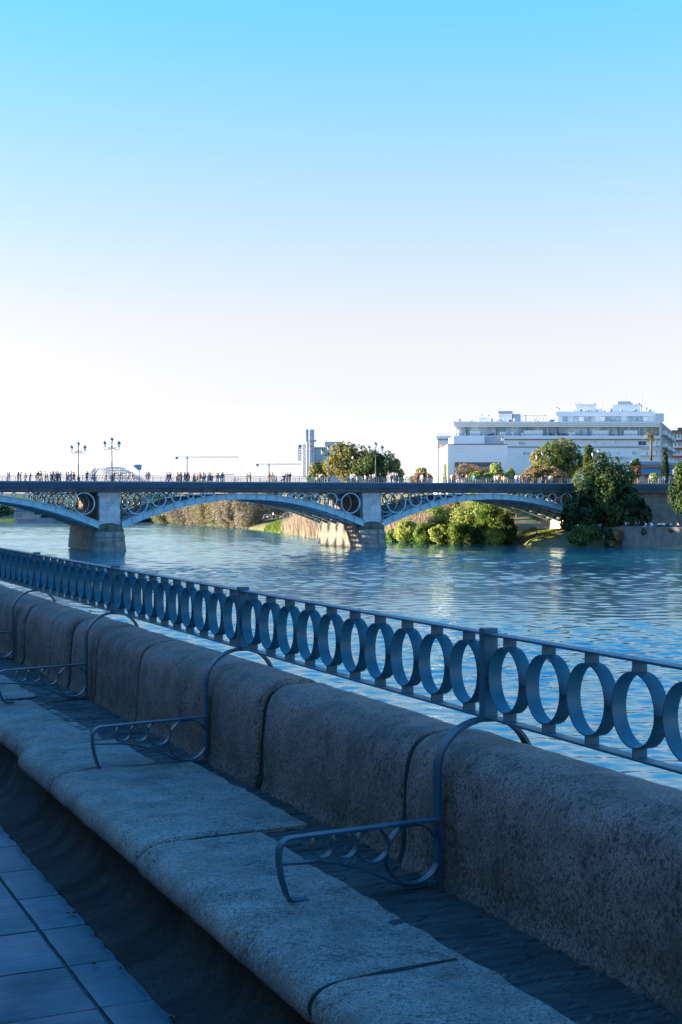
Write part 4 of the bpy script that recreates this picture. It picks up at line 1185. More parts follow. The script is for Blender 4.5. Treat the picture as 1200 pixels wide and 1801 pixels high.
for i, (x0, x1, y0, y1, Z, lf, lab) in enumerate(w3):
    tree('willow_shrub', lab, 'shrub', x0 - 4, x1 + 4, y0 - 2, y1, Z, lf, 5200 if x1 - x0 > 34 else 2600, .27, 1.0 if Z > 300 else .4, 80 + i, 26, 'bark', .02, 8, G2, .55, -.25, .8, -.95, .38, .4, up=-.1, leaf2='lf_green' if lf == 'lf_willow' and i == 1 else None, grow=1.25)
for i, (x0, x1, y0, y1, Z) in enumerate(((886, 930, 866, 908, 330), (915, 960, 862, 908, 336))):
    tree('bare_tree', ['leafless park tree left of the pair behind the beach', 'leafless park tree right of the pair, close to the arch end'][i], 'tree', x0, x1, y0, y1, Z, 'lf_mid', 1800, .3, 3.3, 95 + i, 14, 'bark', .03, 10, G2, .3, -.2)
# distant tree mass across the head of the reach, under the left arch
fm = MB()
L = []
r = random.Random(9)
for i in range(40):
    A = at(-120 + 440 * i / 39, 905, 566 + 10 * r.random())
    if 24 < -120 + 440 * i / 39 < 62: continue
    L.append((A.x, A.y, r.uniform(1.5, 3.5), 8, 5, r.uniform(3.5, 5.5)))
leafcloud(fm, L, 15000, .6, .7, 5, -.35, .3)
tag(fm.build('far_woods', M['lf_dark'], fix=False), 'dark far tree mass along the far shore under the left arch', 'trees', kind='stuff')

# reeds and bright grass at the waterline
def blades(name, label, cat, mat, x0, x1, yb0, yb1, hgt, depth, n, wd, seed, zg=.3):
    r = random.Random(seed); mb = MB()
    for i in range(n):
        f = r.random(); px = x0 + (x1 - x0) * f; yb = yb0 + (yb1 - yb0) * f
        Z = FPX * EYE / (yb - HOR); p = at(px, yb, Z); d = r.random() * depth
        cl = .75 + .5 * noise.noise((f * 9, d * .3, seed))
        p = Vector((p.x + D.x * d, p.y + D.y * d, zg + max(0, ground_z(d)) - .3)); h = hgt * r.uniform(.6, 1.1) * cl
        a_ = r.uniform(0, 6.28); lean = Vector((math.cos(a_), math.sin(a_), 0)) * h * r.uniform(.05, .35); s = Vector((-math.sin(a_), math.cos(a_), 0)) * wd
        mb.add([p - s, p + s, p + s * .7 + lean * .4 + Vector((0, 0, h * .6)), p - s * .7 + lean * .4 + Vector((0, 0, h * .6)), p + lean + Vector((0, 0, h))], [(0, 1, 2, 3), (3, 2, 4)])
    tag(mb.build(name, M[mat], fix=False), label, cat, kind='stuff')
blades('reeds', 'tan dry reed bed at the water left of the second pier', 'reeds', 'reed', 494, 566, 937, 948, 4.6, 7, 4200, .07, 1)
blades('reeds', 'tan dry reed bed right of the second pier', 'reeds', 'reed', 676, 735, 952, 954, 5.0, 9, 3600, .07, 2)
blades('reeds', 'thin reeds along the willows under the right arch', 'reeds', 'reed', 735, 905, 954, 956, 2.2, 3, 1500, .06, 5)
blades('grass', 'bright green grass patch at the water under the middle arch', 'grass', 'grass', 464, 497, 933.5, 937.5, 1.2, 8, 3200, .09, 3)
blades('grass', 'yellow green grass fringe along the far left bank', 'grass', 'grass', 270, 330, 918, 921, 1.6, 5, 1800, .12, 4)
blades('grass', 'thin grass on the bank slope behind the beach', 'grass', 'grass', 896, 948, 955, 959, .7, 18, 2600, .07, 6)

# people on the far bank: crowd seated in the park, people on the quay
for i, (px, y, top, pose) in enumerate(((465, 915, 'grey', 'sit'), (471, 916, 'white', 'sit'), (476, 915, 'dark red', 'sit'), (481, 916, 'pale grey', 'stand'), (489, 915, 'navy blue', 'sit'), (494, 916, 'white', 'sit'), (503, 913, 'dark red', 'stand'), (507, 914, 'black', 'stand'), (513, 914, 'pink', 'sit'), (518, 914, 'white', 'sit'), (526, 913, 'beige', 'stand'), (534, 912, 'white', 'sit'))):
    A = at(px, y, 405)
    person(px, A.y, 3.4, pose, top, 'navy blue', math.pi + i * .7, f'person in {top} top, {ORD[i] if i < 10 else ["eleventh", "twelfth"][i - 10]} from left in the park under the middle arch', 'people in the park under the middle arch', x=A.x)
for i, (px, top, pose) in enumerate(((898, 'black', 'stand'), (905, 'grey', 'stand'), (913, 'dark red', 'sit'), (924, 'white', 'sit'), (932, 'red', 'sit'), (938, 'navy blue', 'sit'))):
    A = at(px, 918, 338)
    person(px, A.y, 3.35, pose, top, 'black', math.pi + i, f'person in {top} top on the lawn behind the beach, {ORD[i]} from left', 'people on the lawn under the right arch', x=A.x)
A = at(944, 955, 288); person(944, A.y, .9, 'stand', 'black', 'beige', .6, 'lone person in black top standing on the beach at the bridge end', 'people on the beach', x=A.x)
qp = [(1099, 'pale grey', 'squat'), (1104, 'dark red', 'squat'), (1117, 'dark red', 'squat'), (1123, 'black', 'squat'), (1139, 'pale grey', 'sit'), (1142.5, 'pink', 'squat'), (1149.5, 'white', 'sit'), (1157, 'white', 'squat'), (1161, 'pale grey', 'squat'), (1166, 'white', 'squat'), (1172, 'black', 'squat'), (1179, 'light blue', 'squat'), (1191, 'beige', 'squat')]
for i, (px, top, pose) in enumerate(qp):
    # along the coping line
    best = None
    for s in range(200):
        f = s / 199; x_ = 150.7 + (154.7 - 150.7) * f; y_ = 236.6 + (222.0 - 236.6) * f
        zc = x_ * SA + y_ * CA; xx = 600 + FPX * (x_ * CA - y_ * SA) / zc
        if best is None or abs(xx - px) < best[0]: best = (abs(xx - px), x_, y_)
    in_ = -.3 if pose == 'sit' else .35
    person(px, best[2], 3.74 + (.0 if pose == 'sit' else .0), pose, top, 'light blue' if pose == 'sit' else 'charcoal', -math.pi / 2 + .2 * math.sin(i), f'person in {top} top on the pale quay wall, {ORD[i] if i < 10 else ["eleventh", "twelfth", "thirteenth"][i - 10]} from the left', 'people sitting on the quay wall', x=best[1] + in_)
for px, z, lab in ((1135, 2.9, 'small green bush growing out of the quay wall below the seated pair'), (1178, 2.9, 'dark green bush growing out of the quay wall near its right end')):
    Z = 268; A = at(px, 933, Z); k = (px - 600) / FPX
    f = (px - 1103) / 97; x_ = 150.6 + 3.6 * f
    root = empty('wall_bush', (x_ - .1, 235.0 - 13 * f, z)); b_ = MB(); leafcloud(b_, [(0, 0, 0, .6, .8, .6), (.1, .3, -.4, .5, .6, .5)], 260, .16, .6, int(px))
    b_.build('foliage', M['lf_dark'], root, fix=False); MB().tube([(.4, 0, -.3), (0, 0, 0)], [.05, .03], 5).build('stem', M['bark'], root)
    tag(root, lab, 'bush', 'bushes rooted in the quay wall')

# ================================================================== BUILDINGS AND SKYLINE
M['blk'] = plain('block_render', (.78, .77, .75), .85, 0, .08, .4)
M['blk_band'] = plain('block_band', (.80, .79, .77), .8, 0, .06, .5)
M['white'] = plain('white_paint', (.86, .85, .83), .8, 0, .05, .3)
M['greyblue'] = plain('dark_trim', (.10, .12, .15), .6, 0, .2, .6)
t = NT('window_glass'); M['glass'] = t.fin(t.mix(t.ramp(t.noise(t.vec(), .35, 3), [(.4, 0), (.6, 1)]), (.22, .32, .36), (.50, .62, .66)), .2, 0, None, .6)
M['shade'] = plain('blue_awning', (.05, .09, .18), .8, 0, .2, 2)
M['yellow'] = plain('yellow_panel', (.75, .45, .03), .7, 0, .1, 1)
M['redp'] = plain('red_panel', (.5, .08, .05), .7, 0, .15, 1)
M['brick'] = m_masonry('red_brick', (.36, .19, .13), (.3, .26, .22), .6, .2, stain=.25)
M['roofm'] = plain('metal_roof', (.20, .25, .28), .5, 0, .12, 1.2)
M['farblue'] = plain('far_cladding', (.38, .43, .48), .6, 0, .12, .2)
M['crane_steel'] = plain('crane_steel', (.10, .14, .18), .6, 0, .1, .5)
M['far_dim'] = plain('dull_boards', (.20, .21, .22), .8, 0, .2, .6)
M['steel'] = plain('steel_lattice', (.30, .36, .42), .6, 0, .1, .5)

class Frame:
    """a building squared to its own street line; px() turns facade measurements taken at depth Z into metres"""
    def __init__(self, name, label, cat, xc, Z, zb, rot=-VA, group=None):
        A = at(xc, HOR, Z); self.Z, self.xc, self.zb = Z, xc, zb
        self.root = empty(name, (A.x, A.y, zb), rot); tag(self.root, label, cat, group)
    def X(self, px, d=0): return (px - self.xc) / FPX * (self.Z + d) + (self.xc - 600) / FPX * d
    def Zz(self, py, d=0): return (HOR - py) / FPX * (self.Z + d) + EYE - self.zb
    def box(self, mb, x0, x1, ytop, ybot, d0, d1, mi=0):
        return mb.box(self.X(x0, d0), self.X(x1, d0), d0, d1, self.Zz(ybot, d0) if ybot is not None else -1.0, self.Zz(ytop, d0), mi)
    def part(self, mb, name, mat, par=None): return mb.build(name, mat, par or self.root)

# ---- long apartment block
B = Frame('apartment_block', 'long pale apartment block with glazed top floors and cluttered roof above the trees', 'building', 965, 372, 10.4)
m = MB(); B.box(m, 769, 1160, 771.8, None, 0, 16)
B.box(m, 800, 1158, 751, 771.9, 1.4, 16); wall = B.part(m, 'wall', M['blk'])
m = MB(); B.box(m, 767, 1160.5, 766.2, 771.7, -.35, 16.2); B.part(m, 'balcony_slab', M['blk_band'])
m = MB(); B.box(m, 768, 1160.2, 771.75, 773.0, -.45, .0); B.box(m, 769, 1160, 785.4, 786.8, -.18, 0.0); B.part(m, 'string_course', M['greyblue'])
m = MB(); B.box(m, 796.5, 1161, 741.4, 744.5, -.5, 16.3); B.box(m, 797.5, 1160.4, 744.55, 747.6, -.25, 16.2); B.box(m, 798.5, 1160, 747.65, 751, .0, 16.1); B.part(m, 'cornice', M['blk_band'])
x = 803
i = 0
rb = random.Random(31)
while x < 1152:      # glazed gallery floor
    w_ = 16.6
    f = MB(); B.box(f, x, x + w_, 751.3, 766, 1.18, 1.38); B.part(f, 'window', M['glass'])
    p = MB(); B.box(p, x + w_ + .1, x + w_ + 1.3, 751.2, 766, .9, 1.39); B.part(p, 'mullion', M['blk_band'] if i % 3 else M['greyblue'])
    x += 17.9; i += 1
m = MB()
for (a, c_, y0, y1) in ((806, 812, 756, 766), (828, 845, 758, 766), (922, 955, 757, 766), (1042, 1070, 757, 766), (1098, 1122, 757, 766), (880, 890, 760, 766), (1000, 1012, 760, 766)):
    B.box(m, a, c_, y0, y1, -.1, .85); 
B.part(m, 'terrace_clutter', M['blk_band'])
m = MB()
for i in range(46): 
    a = 800 + i * 7.7; m_w = .35
    B.box(m, a, a + m_w, 763.4, 766.1, -.2, -.12)
B.box(m, 769, 1160, 763.1, 763.6, -.22, -.1); B.part(m, 'terrace_rail', M['greyblue'])
for (a, c_, y0, y1, mt) in ((913, 923, 777, 782, 'glass'), (1124, 1129, 776.5, 782.5, 'shade'), (1131, 1136, 776.5, 782.5, 'shade'), (1060, 1066, 779, 781.5, 'glass'), (1044, 1049, 776, 778, 'glass'), (1081, 1085, 776, 779, 'glass'),
                        (1066, 1074, 795.5, 798.5, 'glass'), (1084, 1092, 795.5, 798.5, 'glass'), (1112, 1120, 794.5, 799.5, 'glass'), (1136, 1140, 794, 801, 'glass'), (1154, 1157, 792, 802, 'glass'), (1154, 1157, 776, 786, 'glass'),
                        (1086, 1108, 803, 808, 'glass'), (1060, 1080, 803, 808, 'glass'), (920, 932, 795, 800, 'glass'), (945, 953, 795, 800, 'glass'), (968, 976, 795, 800, 'glass'), (990, 998, 795, 800, 'glass'), (1012, 1020, 795, 800, 'glass'), (1040, 1048, 795, 800, 'glass')):
    f = MB(); B.box(f, a - .5, c_ + .5, y0 - .5, y0 - .001, -.1, -.003); B.box(f, a - .5, c_ + .5, y1 + .001, y1 + .5, -.1, -.003); B.box(f, a - .5, a - .001, y0, y1, -.1, -.003); B.box(f, c_ + .001, c_ + .5, y0, y1, -.1, -.003)
    fr_ = B.part(f, 'window', M['white'] if mt == 'glass' else M['greyblue'])
    g_ = MB(); B.box(g_, a, c_, y0, y1, -.06, -.002); B.part(g_, 'pane', M[mt], fr_)
m = MB(); B.box(m, 1128, 1158, 786.9, 788.2, -.9, -.003); B.box(m, 1128, 1158, 800, 801, -.9, -.003); B.part(m, 'balcony', M['blk_band'])
# penthouse storeys
m = MB(); B.box(m, 979, 1150, 731.8, 741.3, 2.5, 15); B.part(m, 'penthouse', M['blk'])
m = MB(); B.box(m, 977.5, 1152, 723.8, 731.7, 2.0, 15.4); B.part(m, 'roof', M['white'])
x = 981; i = 0
while x < 1146:
    f = MB(); B.box(f, x, x + 8, 733, 741, 2.3, 2.48); 
    if i % 5 != 2: B.part(f, 'window', M['glass'] if i % 4 else M['white'])
    x += 9.4; i += 1
roofs = [(1012, 1048, 712, 723.7, 5, 11, 'white'), (1010.5, 1049, 711, 713, 4.8, 11.2, 'blk_band'), (1078, 1126, 712, 723.7, 5, 12, 'white'), (1086, 1110, 706, 711.9, 6, 10, 'farblue'), (1076.5, 1128, 711.0, 712.5, 4.8, 12.3, 'blk_band'),
         (876, 902, 723, 727.5, 4, 10, 'farblue'), (877, 901, 727.6, 741.3, 4.2, 10, 'white'), (902.5, 916, 728, 741.3, 5, 9, 'farblue'), (866, 876.5, 731, 741.3, 5, 9, 'blk_band'), (842, 866, 733.5, 741.3, 5, 9, 'white'), (1046, 1060, 719, 723.7, 5, 9, 'blk'), (1150, 1154, 728, 741.3, 3, 8, 'blk_band')]
for a, c_, y0, y1, d0, d1, mt in roofs:
    f = MB(); B.box(f, a, c_, y0, y1, d0, d1); B.part(f, 'roof_hut', M[mt])
for a, y0, y1 in ((836.5, 734.5, 741.4), (848, 729.5, 733.5), (860, 730, 733.5), (872, 729, 733), (925, 730, 741.4), (958, 729.5, 741.4), (984, 718, 723.8), (980, 716, 723.8), (1020, 708.5, 711), (1047, 709.5, 712), (1071, 717, 723.8), (1112, 709, 711), (1125, 709, 711), (1138, 717, 723.8), (1129, 713, 723.8)):
    f = MB(); B.box(f, a - .55, a + .55, y0 + 1, y1, 6, 6.3); B.box(f, a - 1.1, a + 1.1, y0, y0 + 1.4, 5.9, 6.5, 1); B.part(f, 'chimney', [M['blk_band'], M['greyblue']])
m = MB()
for a, y0, yb in ((891, 722, 723), (940, 722, 741), (1004, 704, 724), (1102, 694, 706), (1131, 690, 712), (1060, 706, 724), (832, 728, 741)):
    B.box(m, a - .12, a + .12, y0, yb, 7, 7.05)
m2 = m
B.box(m, 920, 967, 730.5, 731, 4, 4.1); 
for a in range(920, 968, 6): B.box(m, a, a + .4, 731, 741.3, 4, 4.1)
B.part(m, 'antenna', M['steel'])
rd_ = random.Random(12)
for i in range(34):     # planters, chairs, blinds and units along the terraces
    a = rd_.uniform(802, 1150); w_ = rd_.uniform(1.2, 5); h_ = rd_.uniform(2, 6.5); f = MB()
    B.box(f, a, a + w_, 766 - h_, 766.05, .1, .1 + rd_.uniform(.3, .7)); B.part(f, 'terrace_unit', M[rd_.choice(['greyblue', 'white', 'farblue', 'blk', 'roofm'])])
for i in range(26):
    a = rd_.uniform(982, 1146); w_ = rd_.uniform(.8, 3.5); h_ = rd_.uniform(1.5, 4); f = MB()
    B.box(f, a, a + w_, 723.75 - h_, 723.75, 2.6, 3.4); B.part(f, 'roof_unit', M[rd_.choice(['greyblue', 'white', 'farblue', 'blk', 'steel'])])
for i in range(18):
    a = rd_.uniform(802, 974); w_ = rd_.uniform(.8, 4); h_ = rd_.uniform(1.5, 6); f = MB()
    B.box(f, a, a + w_, 741.35 - h_, 741.35, .6, 2.0); B.part(f, 'roof_unit', M[rd_.choice(['greyblue', 'white', 'farblue', 'blk', 'steel'])])
# sunlit corner piers and receding side wing
m = MB(); B.box(m, 1160.1, 1163.5, 741, None, -.1, 1.0); B.part(m, 'corner_pier', M['cream'])
sw = MB()
ax, bx_ = B.X(1163.6), B.X(1163.6) + 15.2; ay, by = .2, 58.0
sw.prism([(ax, ay), (bx_, by), (bx_ - 14, by + 1), (ax - 8, 16.3)], -1, B.Zz(742)); B.part(sw, 'side_wing', M['greyblue'])
un = Vector((bx_ - ax, by - ay, 0)).normalized(); nn_ = Vector((un.y, -un.x, 0))
for fl in range(6):
    z0 = B.Zz(742) - 1.0 - 3.05 * fl
    for k_ in range(9):
        s0 = 2 + 6.2 * k_
        P_ = Vector((ax, ay, 0)) + un * s0
        bm_ = MB()
        vs = [P_, P_ + un * 3.6, P_ + un * 3.6 + nn_ * 1.0, P_ + nn_ * 1.0]
        bm_.add([(q_.x, q_.y, z0 - 2.0) for q_ in vs] + [(q_.x, q_.y, z0 - 1.0) for q_ in vs], [(0, 1, 2, 3), (4, 5, 6, 7), (0, 1, 5, 4), (1, 2, 6, 5), (2, 3, 7, 6), (3, 0, 4, 7)])
        B.part(bm_, 'balcony', M['blk'] if k_ % 3 == 0 else M['farblue'])
m = MB(); B.box(m, 1152, 1168, 727, 741.3, 4, 14); B.part(m, 'roof_hut', M['blk'])
# ---- brick flats down the side street
B2 = Frame('brick_flats', 'red brick block of flats beyond the side wing at the right edge of the photo', 'building', 1200, 440, 10.4)
m = MB(); B2.box(m, 1182, 1236, 758, None, 0, 20); B2.part(m, 'wall', M['brick'])
m = MB(); B2.box(m, 1181.5, 1237, 756.6, 757.9, -.3, 20.3); B2.box(m, 1192, 1205, 752, 756.5, 4, 9); B2.part(m, 'roof', M['greyblue'])
for r_ in range(5):
    for c_ in range(6):
        f = MB(); B2.box(f, 1184 + c_ * 5.6, 1187.4 + c_ * 5.6, 764 + r_ * 14, 772 + r_ * 14, -.05, .0); fr_ = B2.part(f, 'window', M['glass'])
        f = MB(); B2.box(f, 1183.6 + c_ * 5.6, 1187.8 + c_ * 5.6, 772.05 + r_ * 14, 773.2 + r_ * 14, -.6, -.01); B2.part(f, 'balcony', M['blk_band'])

# ---- white box building
W = Frame('box_building', 'plain white box building with yellow painted end wall behind the rusty tree', 'building', 832, 338, 10.3)
m = MB(); W.box(m, 787.5, 892.5, 782, None, 0, 29); wl_ = W.part(m, 'wall', M['white'])
m = MB(); W.box(m, 787, 893, 780.6, 781.9, -.12, 29.2); W.part(m, 'roof_edge', M['greyblue'])
m = MB(); W.box(m, 798, 852.5, 767.2, 780.5, 6, 22); W.part(m, 'roof_hut', M['white'])
m = MB(); W.box(m, 852.8, 886, 767.2, 780.5, 6.2, 22); W.part(m, 'roof_hut', M['farblue'])  # shaded half of the roof volume, its blue shade put into the colour
m = MB(); W.box(m, 882.5, 887.5, 770, 776, 5.6, 5.9); W.part(m, 'sign_board', M['white'])
m = MB(); W.box(m, 800, 881, 813, 822, -.05, -.003); W.part(m, 'window', M['greyblue'])
m = MB(); W.box(m, 802, 816, 794.2, 795.2, -.03, -.003); W.box(m, 800, 814, 788, 788.8, -.03, -.003); W.box(m, 884, 890, 788.2, 789.5, -.03, -.003); W.part(m, 'wall_stain', M['blk'])
ysd = MB(); xl = W.X(787.5) - .06
for a, c_ in ((1.2, 8.5), (19, 25.5)):
    ysd.box(xl, xl + .055, a, c_, -.5, W.Zz(815))
W.part(ysd, 'yellow_panel', M['yellow'])
rd = MB(); rd.box(W.X(787.5) - .3, W.X(787.5) + .5, 14, 24, W.Zz(781.85), W.Zz(778)); W.part(rd, 'red_panel', M['redp'])
# ---- pavilion with standing-seam roof
Pv = Frame('pavilion', 'low pavilion with grey blue ribbed metal roofs behind the cypress', 'building', 1160, 318, 10.3)
m = MB(); Pv.box(m, 1120, 1214, 832, None, 0, 16); Pv.part(m, 'wall', M['brick'])
m = MB(); Pv.box(m, 1123, 1212, 815, 821, 4, 12); Pv.part(m, 'clerestory', M['cream'])
def slope(mb, x0, x1, yt, yb_, d0, d1, mi=0):
    a = [(Pv.X(x0), d0, Pv.Zz(yb_, 0)), (Pv.X(x1), d0, Pv.Zz(yb_, 0)), (Pv.X(x1), d1, Pv.Zz(yt, 0)), (Pv.X(x0), d1, Pv.Zz(yt, 0))]
    b_ = [(x, y, z - .22) for x, y, z in a]
    mb.add(a + b_, [(0, 1, 2, 3), (7, 6, 5, 4), (0, 4, 5, 1), (1, 5, 6, 2), (2, 6, 7, 3), (3, 7, 4, 0)], mi)
    n = 26
    for i in range(n + 1):
        xx = Pv.X(x0) + (Pv.X(x1) - Pv.X(x0)) * i / n
        mb.add([(xx - .03, d0, a[0][2] + .01), (xx + .03, d0, a[0][2] + .01), (xx + .03, d1, a[2][2] + .01), (xx - .03, d1, a[2][2] + .01), (xx - .03, d0, a[0][2] + .1), (xx + .03, d0, a[0][2] + .1), (xx + .03, d1, a[2][2] + .1), (xx - .03, d1, a[2][2] + .1)],
               [(4, 5, 6, 7), (0, 1, 5, 4), (0, 4, 7, 3), (1, 2, 6, 5)], 1)
m = MB(); slope(m, 1122, 1216, 821.5, 833, -.9, 3.9); Pv.part(m, 'roof', [M['roofm'], M['greyblue']])
m = MB(); slope(m, 1122, 1216, 809, 816, 3.2, 8); Pv.part(m, 'roof', [M['roofm'], M['greyblue']])
for i in range(5):
    f = MB(); Pv.box(f, 1125 + i * 15, 1134 + i * 15, 836, 846, -.06, -.002); Pv.part(f, 'window', M['glass'])
# white notice board by the pavilion
nb = Frame('notice_board', 'white blank notice board on a post at the quay end of the bridge', 'sign', 1186, 300, 11.3)
m = MB(); nb.box(m, 1184, 1189, 825, 835, 0, .12); nb.part(m, 'board', M['white'])
m = MB(); nb.box(m, 1186, 1187, 835, 856, .02, .1); nb.part(m, 'post', M['lamp_metal'])

# ---- distant tower and office building
T = Frame('observation_tower', 'slim grey tower with a thin fin and platform, beside the olive tree', 'tower', 549, 700, 10.4)
m = MB(); T.box(m, 545, 552.6, 755.5, None, 0, 5); T.part(m, 'shaft', M['farblue'])
m = MB(); T.box(m, 538.6, 542.6, 755, 776, 0, 2.5); T.box(m, 540.5, 543.2, 776, None, .2, 2.5); T.part(m, 'fin', M['steel'])
m = MB(); T.box(m, 544.5, 556.5, 773.5, 776, -1, 6); T.part(m, 'platform', M['steel'])
m = MB(); T.box(m, 545.5, 552, 784.5, 786, -.1, 0); T.box(m, 545.5, 552, 793, 794.2, -.1, 0); T.part(m, 'red_band', M['redp'])
m = MB(); T.box(m, 547.3, 549.2, 757, 815, -.08, -.01); T.part(m, 'glass_strip', M['glass'])
O = Frame('office_building', 'pale blue glazed office block between the tower and the olive tree', 'building', 578, 705, 10.4)
m = MB(); O.box(m, 553, 604, 787.5, None, 0, 18); O.part(m, 'wall', M['farblue'])
m = MB(); O.box(m, 571.5, 603, 777, 783.5, 2, 14); O.box(m, 573, 602, 783.6, 787.4, 3, 13); O.part(m, 'roof_plant', M['steel'])
for y_ in (790.5, 796.5, 802.5, 808.5):
    m = MB(); O.box(m, 554, 603, y_, y_ + 3.4, -.1, -.01); O.part(m, 'window', M['glass'])
m = MB(); O.box(m, 552.5, 604.5, 786, 787.45, -.8, 1.9); O.part(m, 'roof_edge', M['white'])
# lattice mast with a tall letter panel
L_ = Frame('lattice_mast', 'lattice mast carrying a tall narrow open sign panel, left of the tower', 'mast', 531, 690, 10.4)
m = MB()
def lat(mb, F, xa, xb, y0, y1, n, th=.14):
    xs = (F.X(xa), F.X(xb)); zs = [F.Zz(y0 + (y1 - y0) * i / n) for i in range(n + 1)]
    for x_ in xs: mb.tube([(x_, 0, zs[0]), (x_, 0, zs[-1])], th, 5)
    for i in range(n):
        mb.tube([(xs[i % 2], 0, zs[i]), (xs[1 - i % 2], 0, zs[i + 1])], th * .7, 4); mb.tube([(xs[0], 0, zs[i]), (xs[1], 0, zs[i])], th * .7, 4)
lat(m, L_, 533.5, 537, 782, 840, 16); L_.part(m, 'mast', M['steel'])
m = MB(); L_.box(m, 524.6, 525.3, 783, 810, 0, .25); L_.box(m, 529.6, 530.3, 783, 810, 0, .25); L_.box(m, 524.6, 537, 782.4, 783.1, 0, .3)
for i in range(9): L_.box(m, 525.4, 529.5, 785.3 + i * 2.9, 786.9 + i * 2.9, .05, .2)
L_.part(m, 'sign_panel', M['steel'])
m = MB().lathe([(0, -.9), (.9, -.4), (1.0, .2), (0, .6)], 8, (L_.X(527), 0, L_.Zz(784.5))); L_.part(m, 'floodlight', M['greyblue'])

# ---- tower cranes
def crane(label, xm, ytop, yjib, x0, x1, ybase, Z, faint):
    F = Frame('tower_crane', label, 'crane', xm, Z, 10.4, group='tower cranes on the horizon'); m = MB(); s = Z / FPX
    w_ = 1.1 * s; s *= 1.0
    lat(m, F, xm - .9, xm + .9, yjib, ybase, 14, .26 * s); F.part(m, 'mast', M['crane_steel'])
    m = MB(); zj = F.Zz(yjib); n = 24; xa, xb = F.X(x0), F.X(x1)
    for z in (zj, zj + 1.3 * s): m.tube([(xa, 0, z), (xb, 0, z)], .22 * s, 4)
    for i in range(n):
        u0 = xa + (xb - xa) * i / n; u1 = xa + (xb - xa) * (i + 1) / n
        m.tube([(u0, 0, zj if i % 2 else zj + 1.3 * s), (u1, 0, zj + 1.3 * s if i % 2 else zj)], .13 * s, 4)
    F.part(m, 'jib', M['crane_steel'])
    m = MB(); e = x0 if abs(x0 - xm) < abs(x1 - xm) else x1
    F.box(m, min(e, e + 4 * (1 if e < xm else -1)), max(e, e + 4 * (1 if e < xm else -1)), yjib - 1, yjib + 3, -.8 * s, .8 * s); F.part(m, 'counterweight', M['greyblue'])
    m = MB(); F.box(m, xm - 1.6, xm + 1.6, yjib - .6, yjib + 2.6, -1.2 * s, 1.2 * s); F.box(m, xm - .5, xm + .5, ytop, yjib - .6, -.4 * s, .4 * s); F.part(m, 'cab', M['farblue'])
crane('tower crane with the longest thin jib above the crowd, its weight at the left end', 329.5, 800.5, 804.5, 309, 420, 850, 1300, 1)
crane('tower crane left of the olive tree above the second small group', 473.5, 814, 817, 451, 530, 850, 1250, 1)
crane('tiny low tower crane just right of the crowd over the arch crown', 394, 833, 835.5, 392, 412, 850, 1500, 1)

# ---- lattice canopy at the far quay, shield panel, thin poles
C_ = Frame('lattice_canopy', 'pale blue sloping lattice canopy frame behind the lamp of the first pier', 'canopy', 207, 420, 8.0)
m = MB(); xs = [C_.X(v_) for v_ in (150, 170, 213, 247)]; z0, z1 = C_.Zz(846), C_.Zz(822.6)
Fp = lambda px, py, d: (C_.X(px), d, C_.Zz(py))
for d in (0, 5):
    m.tube([Fp(170, 822.6, d), Fp(213, 822.6, d)], .14, 5)
    m.tube([Fp(170, 822.6, d), Fp(149, 846, d)], .12, 5); m.tube([Fp(213, 822.6, d), Fp(247, 846, d)], .12, 5)
    for i in range(1, 5):
        f = i / 5
        m.tube([Fp(170 - 21 * f, 822.6 + 23.4 * f, d), Fp(213 + 34 * f, 822.6 + 23.4 * f, d)], .07, 4)
    for i in range(9):
        a = 176 + i * 7.2
        m.tube([Fp(min(a, 213), 822.6, d), Fp(a + 22, 847, d)], .08, 4)
        if i % 2 == 0: m.tube([Fp(max(170, 186 - i * 4), 822.6, d), Fp(178 - i * 6, 847, d)], .06, 4)
for px in (170, 191, 213): m.tube([Fp(px, 822.6, 0), Fp(px, 822.6, 5)], .1, 4)
C_.part(m, 'frame', M['farblue'])
m = MB()
for px in (187, 192, 211): 
    for d in (0, 5): C_.part(MB().tube([Fp(px, 823, d), Fp(px - 1, 860, d)], .16, 5), 'leg', M['farblue'])
S_ = Frame('shield_panel', 'pale blue curved shield panel on a thin pole right of the lattice canopy', 'sign', 243, 300, 10.4)
M['shieldblue'] = plain('shield_blue', (.16, .33, .44), .6, 0, .08, 2)
m = MB(); sh_ = [(234.5, 818.6), (239, 817.3), (245, 817), (249.2, 817.4), (249.3, 822), (248.4, 825.5), (246.4, 827.8), (243, 826.8), (238.5, 823)]
m.xzprism([(S_.X(a), S_.Zz(b_)) for a, b_ in sh_][::-1], -.08, .08); S_.part(m, 'panel', M['shieldblue'])
m = MB(); m.tube([(S_.X(245.6), .12, S_.Zz(827)), (S_.X(245.6), .12, S_.Zz(858))], .07, 6); S_.part(m, 'post', M['rail_thin'])
for i, (px, yt) in enumerate(((284, 820), (300, 818), (376, 819), (396, 820), (423, 824), (9, 828))):
    F = Frame('thin_pole', ['thin pale pole right of the shield panel', 'thin pale pole left of the first tower crane', 'thin pale pole over the right part of the crowd', 'thin pale pole past the end of the crowd', 'short thin pale pole beside the bicycle', 'thin pale pole at the left edge of the photo'][i], 'pole', px, 520, 10.3, group='thin poles on the far quay')
    m = MB().tube([(0, 0, -1), (0, 0, F.Zz(yt))], [.09, .05], 6); m.tube([(0, 0, F.Zz(yt)), (.7, 0, F.Zz(yt) + .1)], .05, 5); F.part(m, 'pole', M['farblue'])

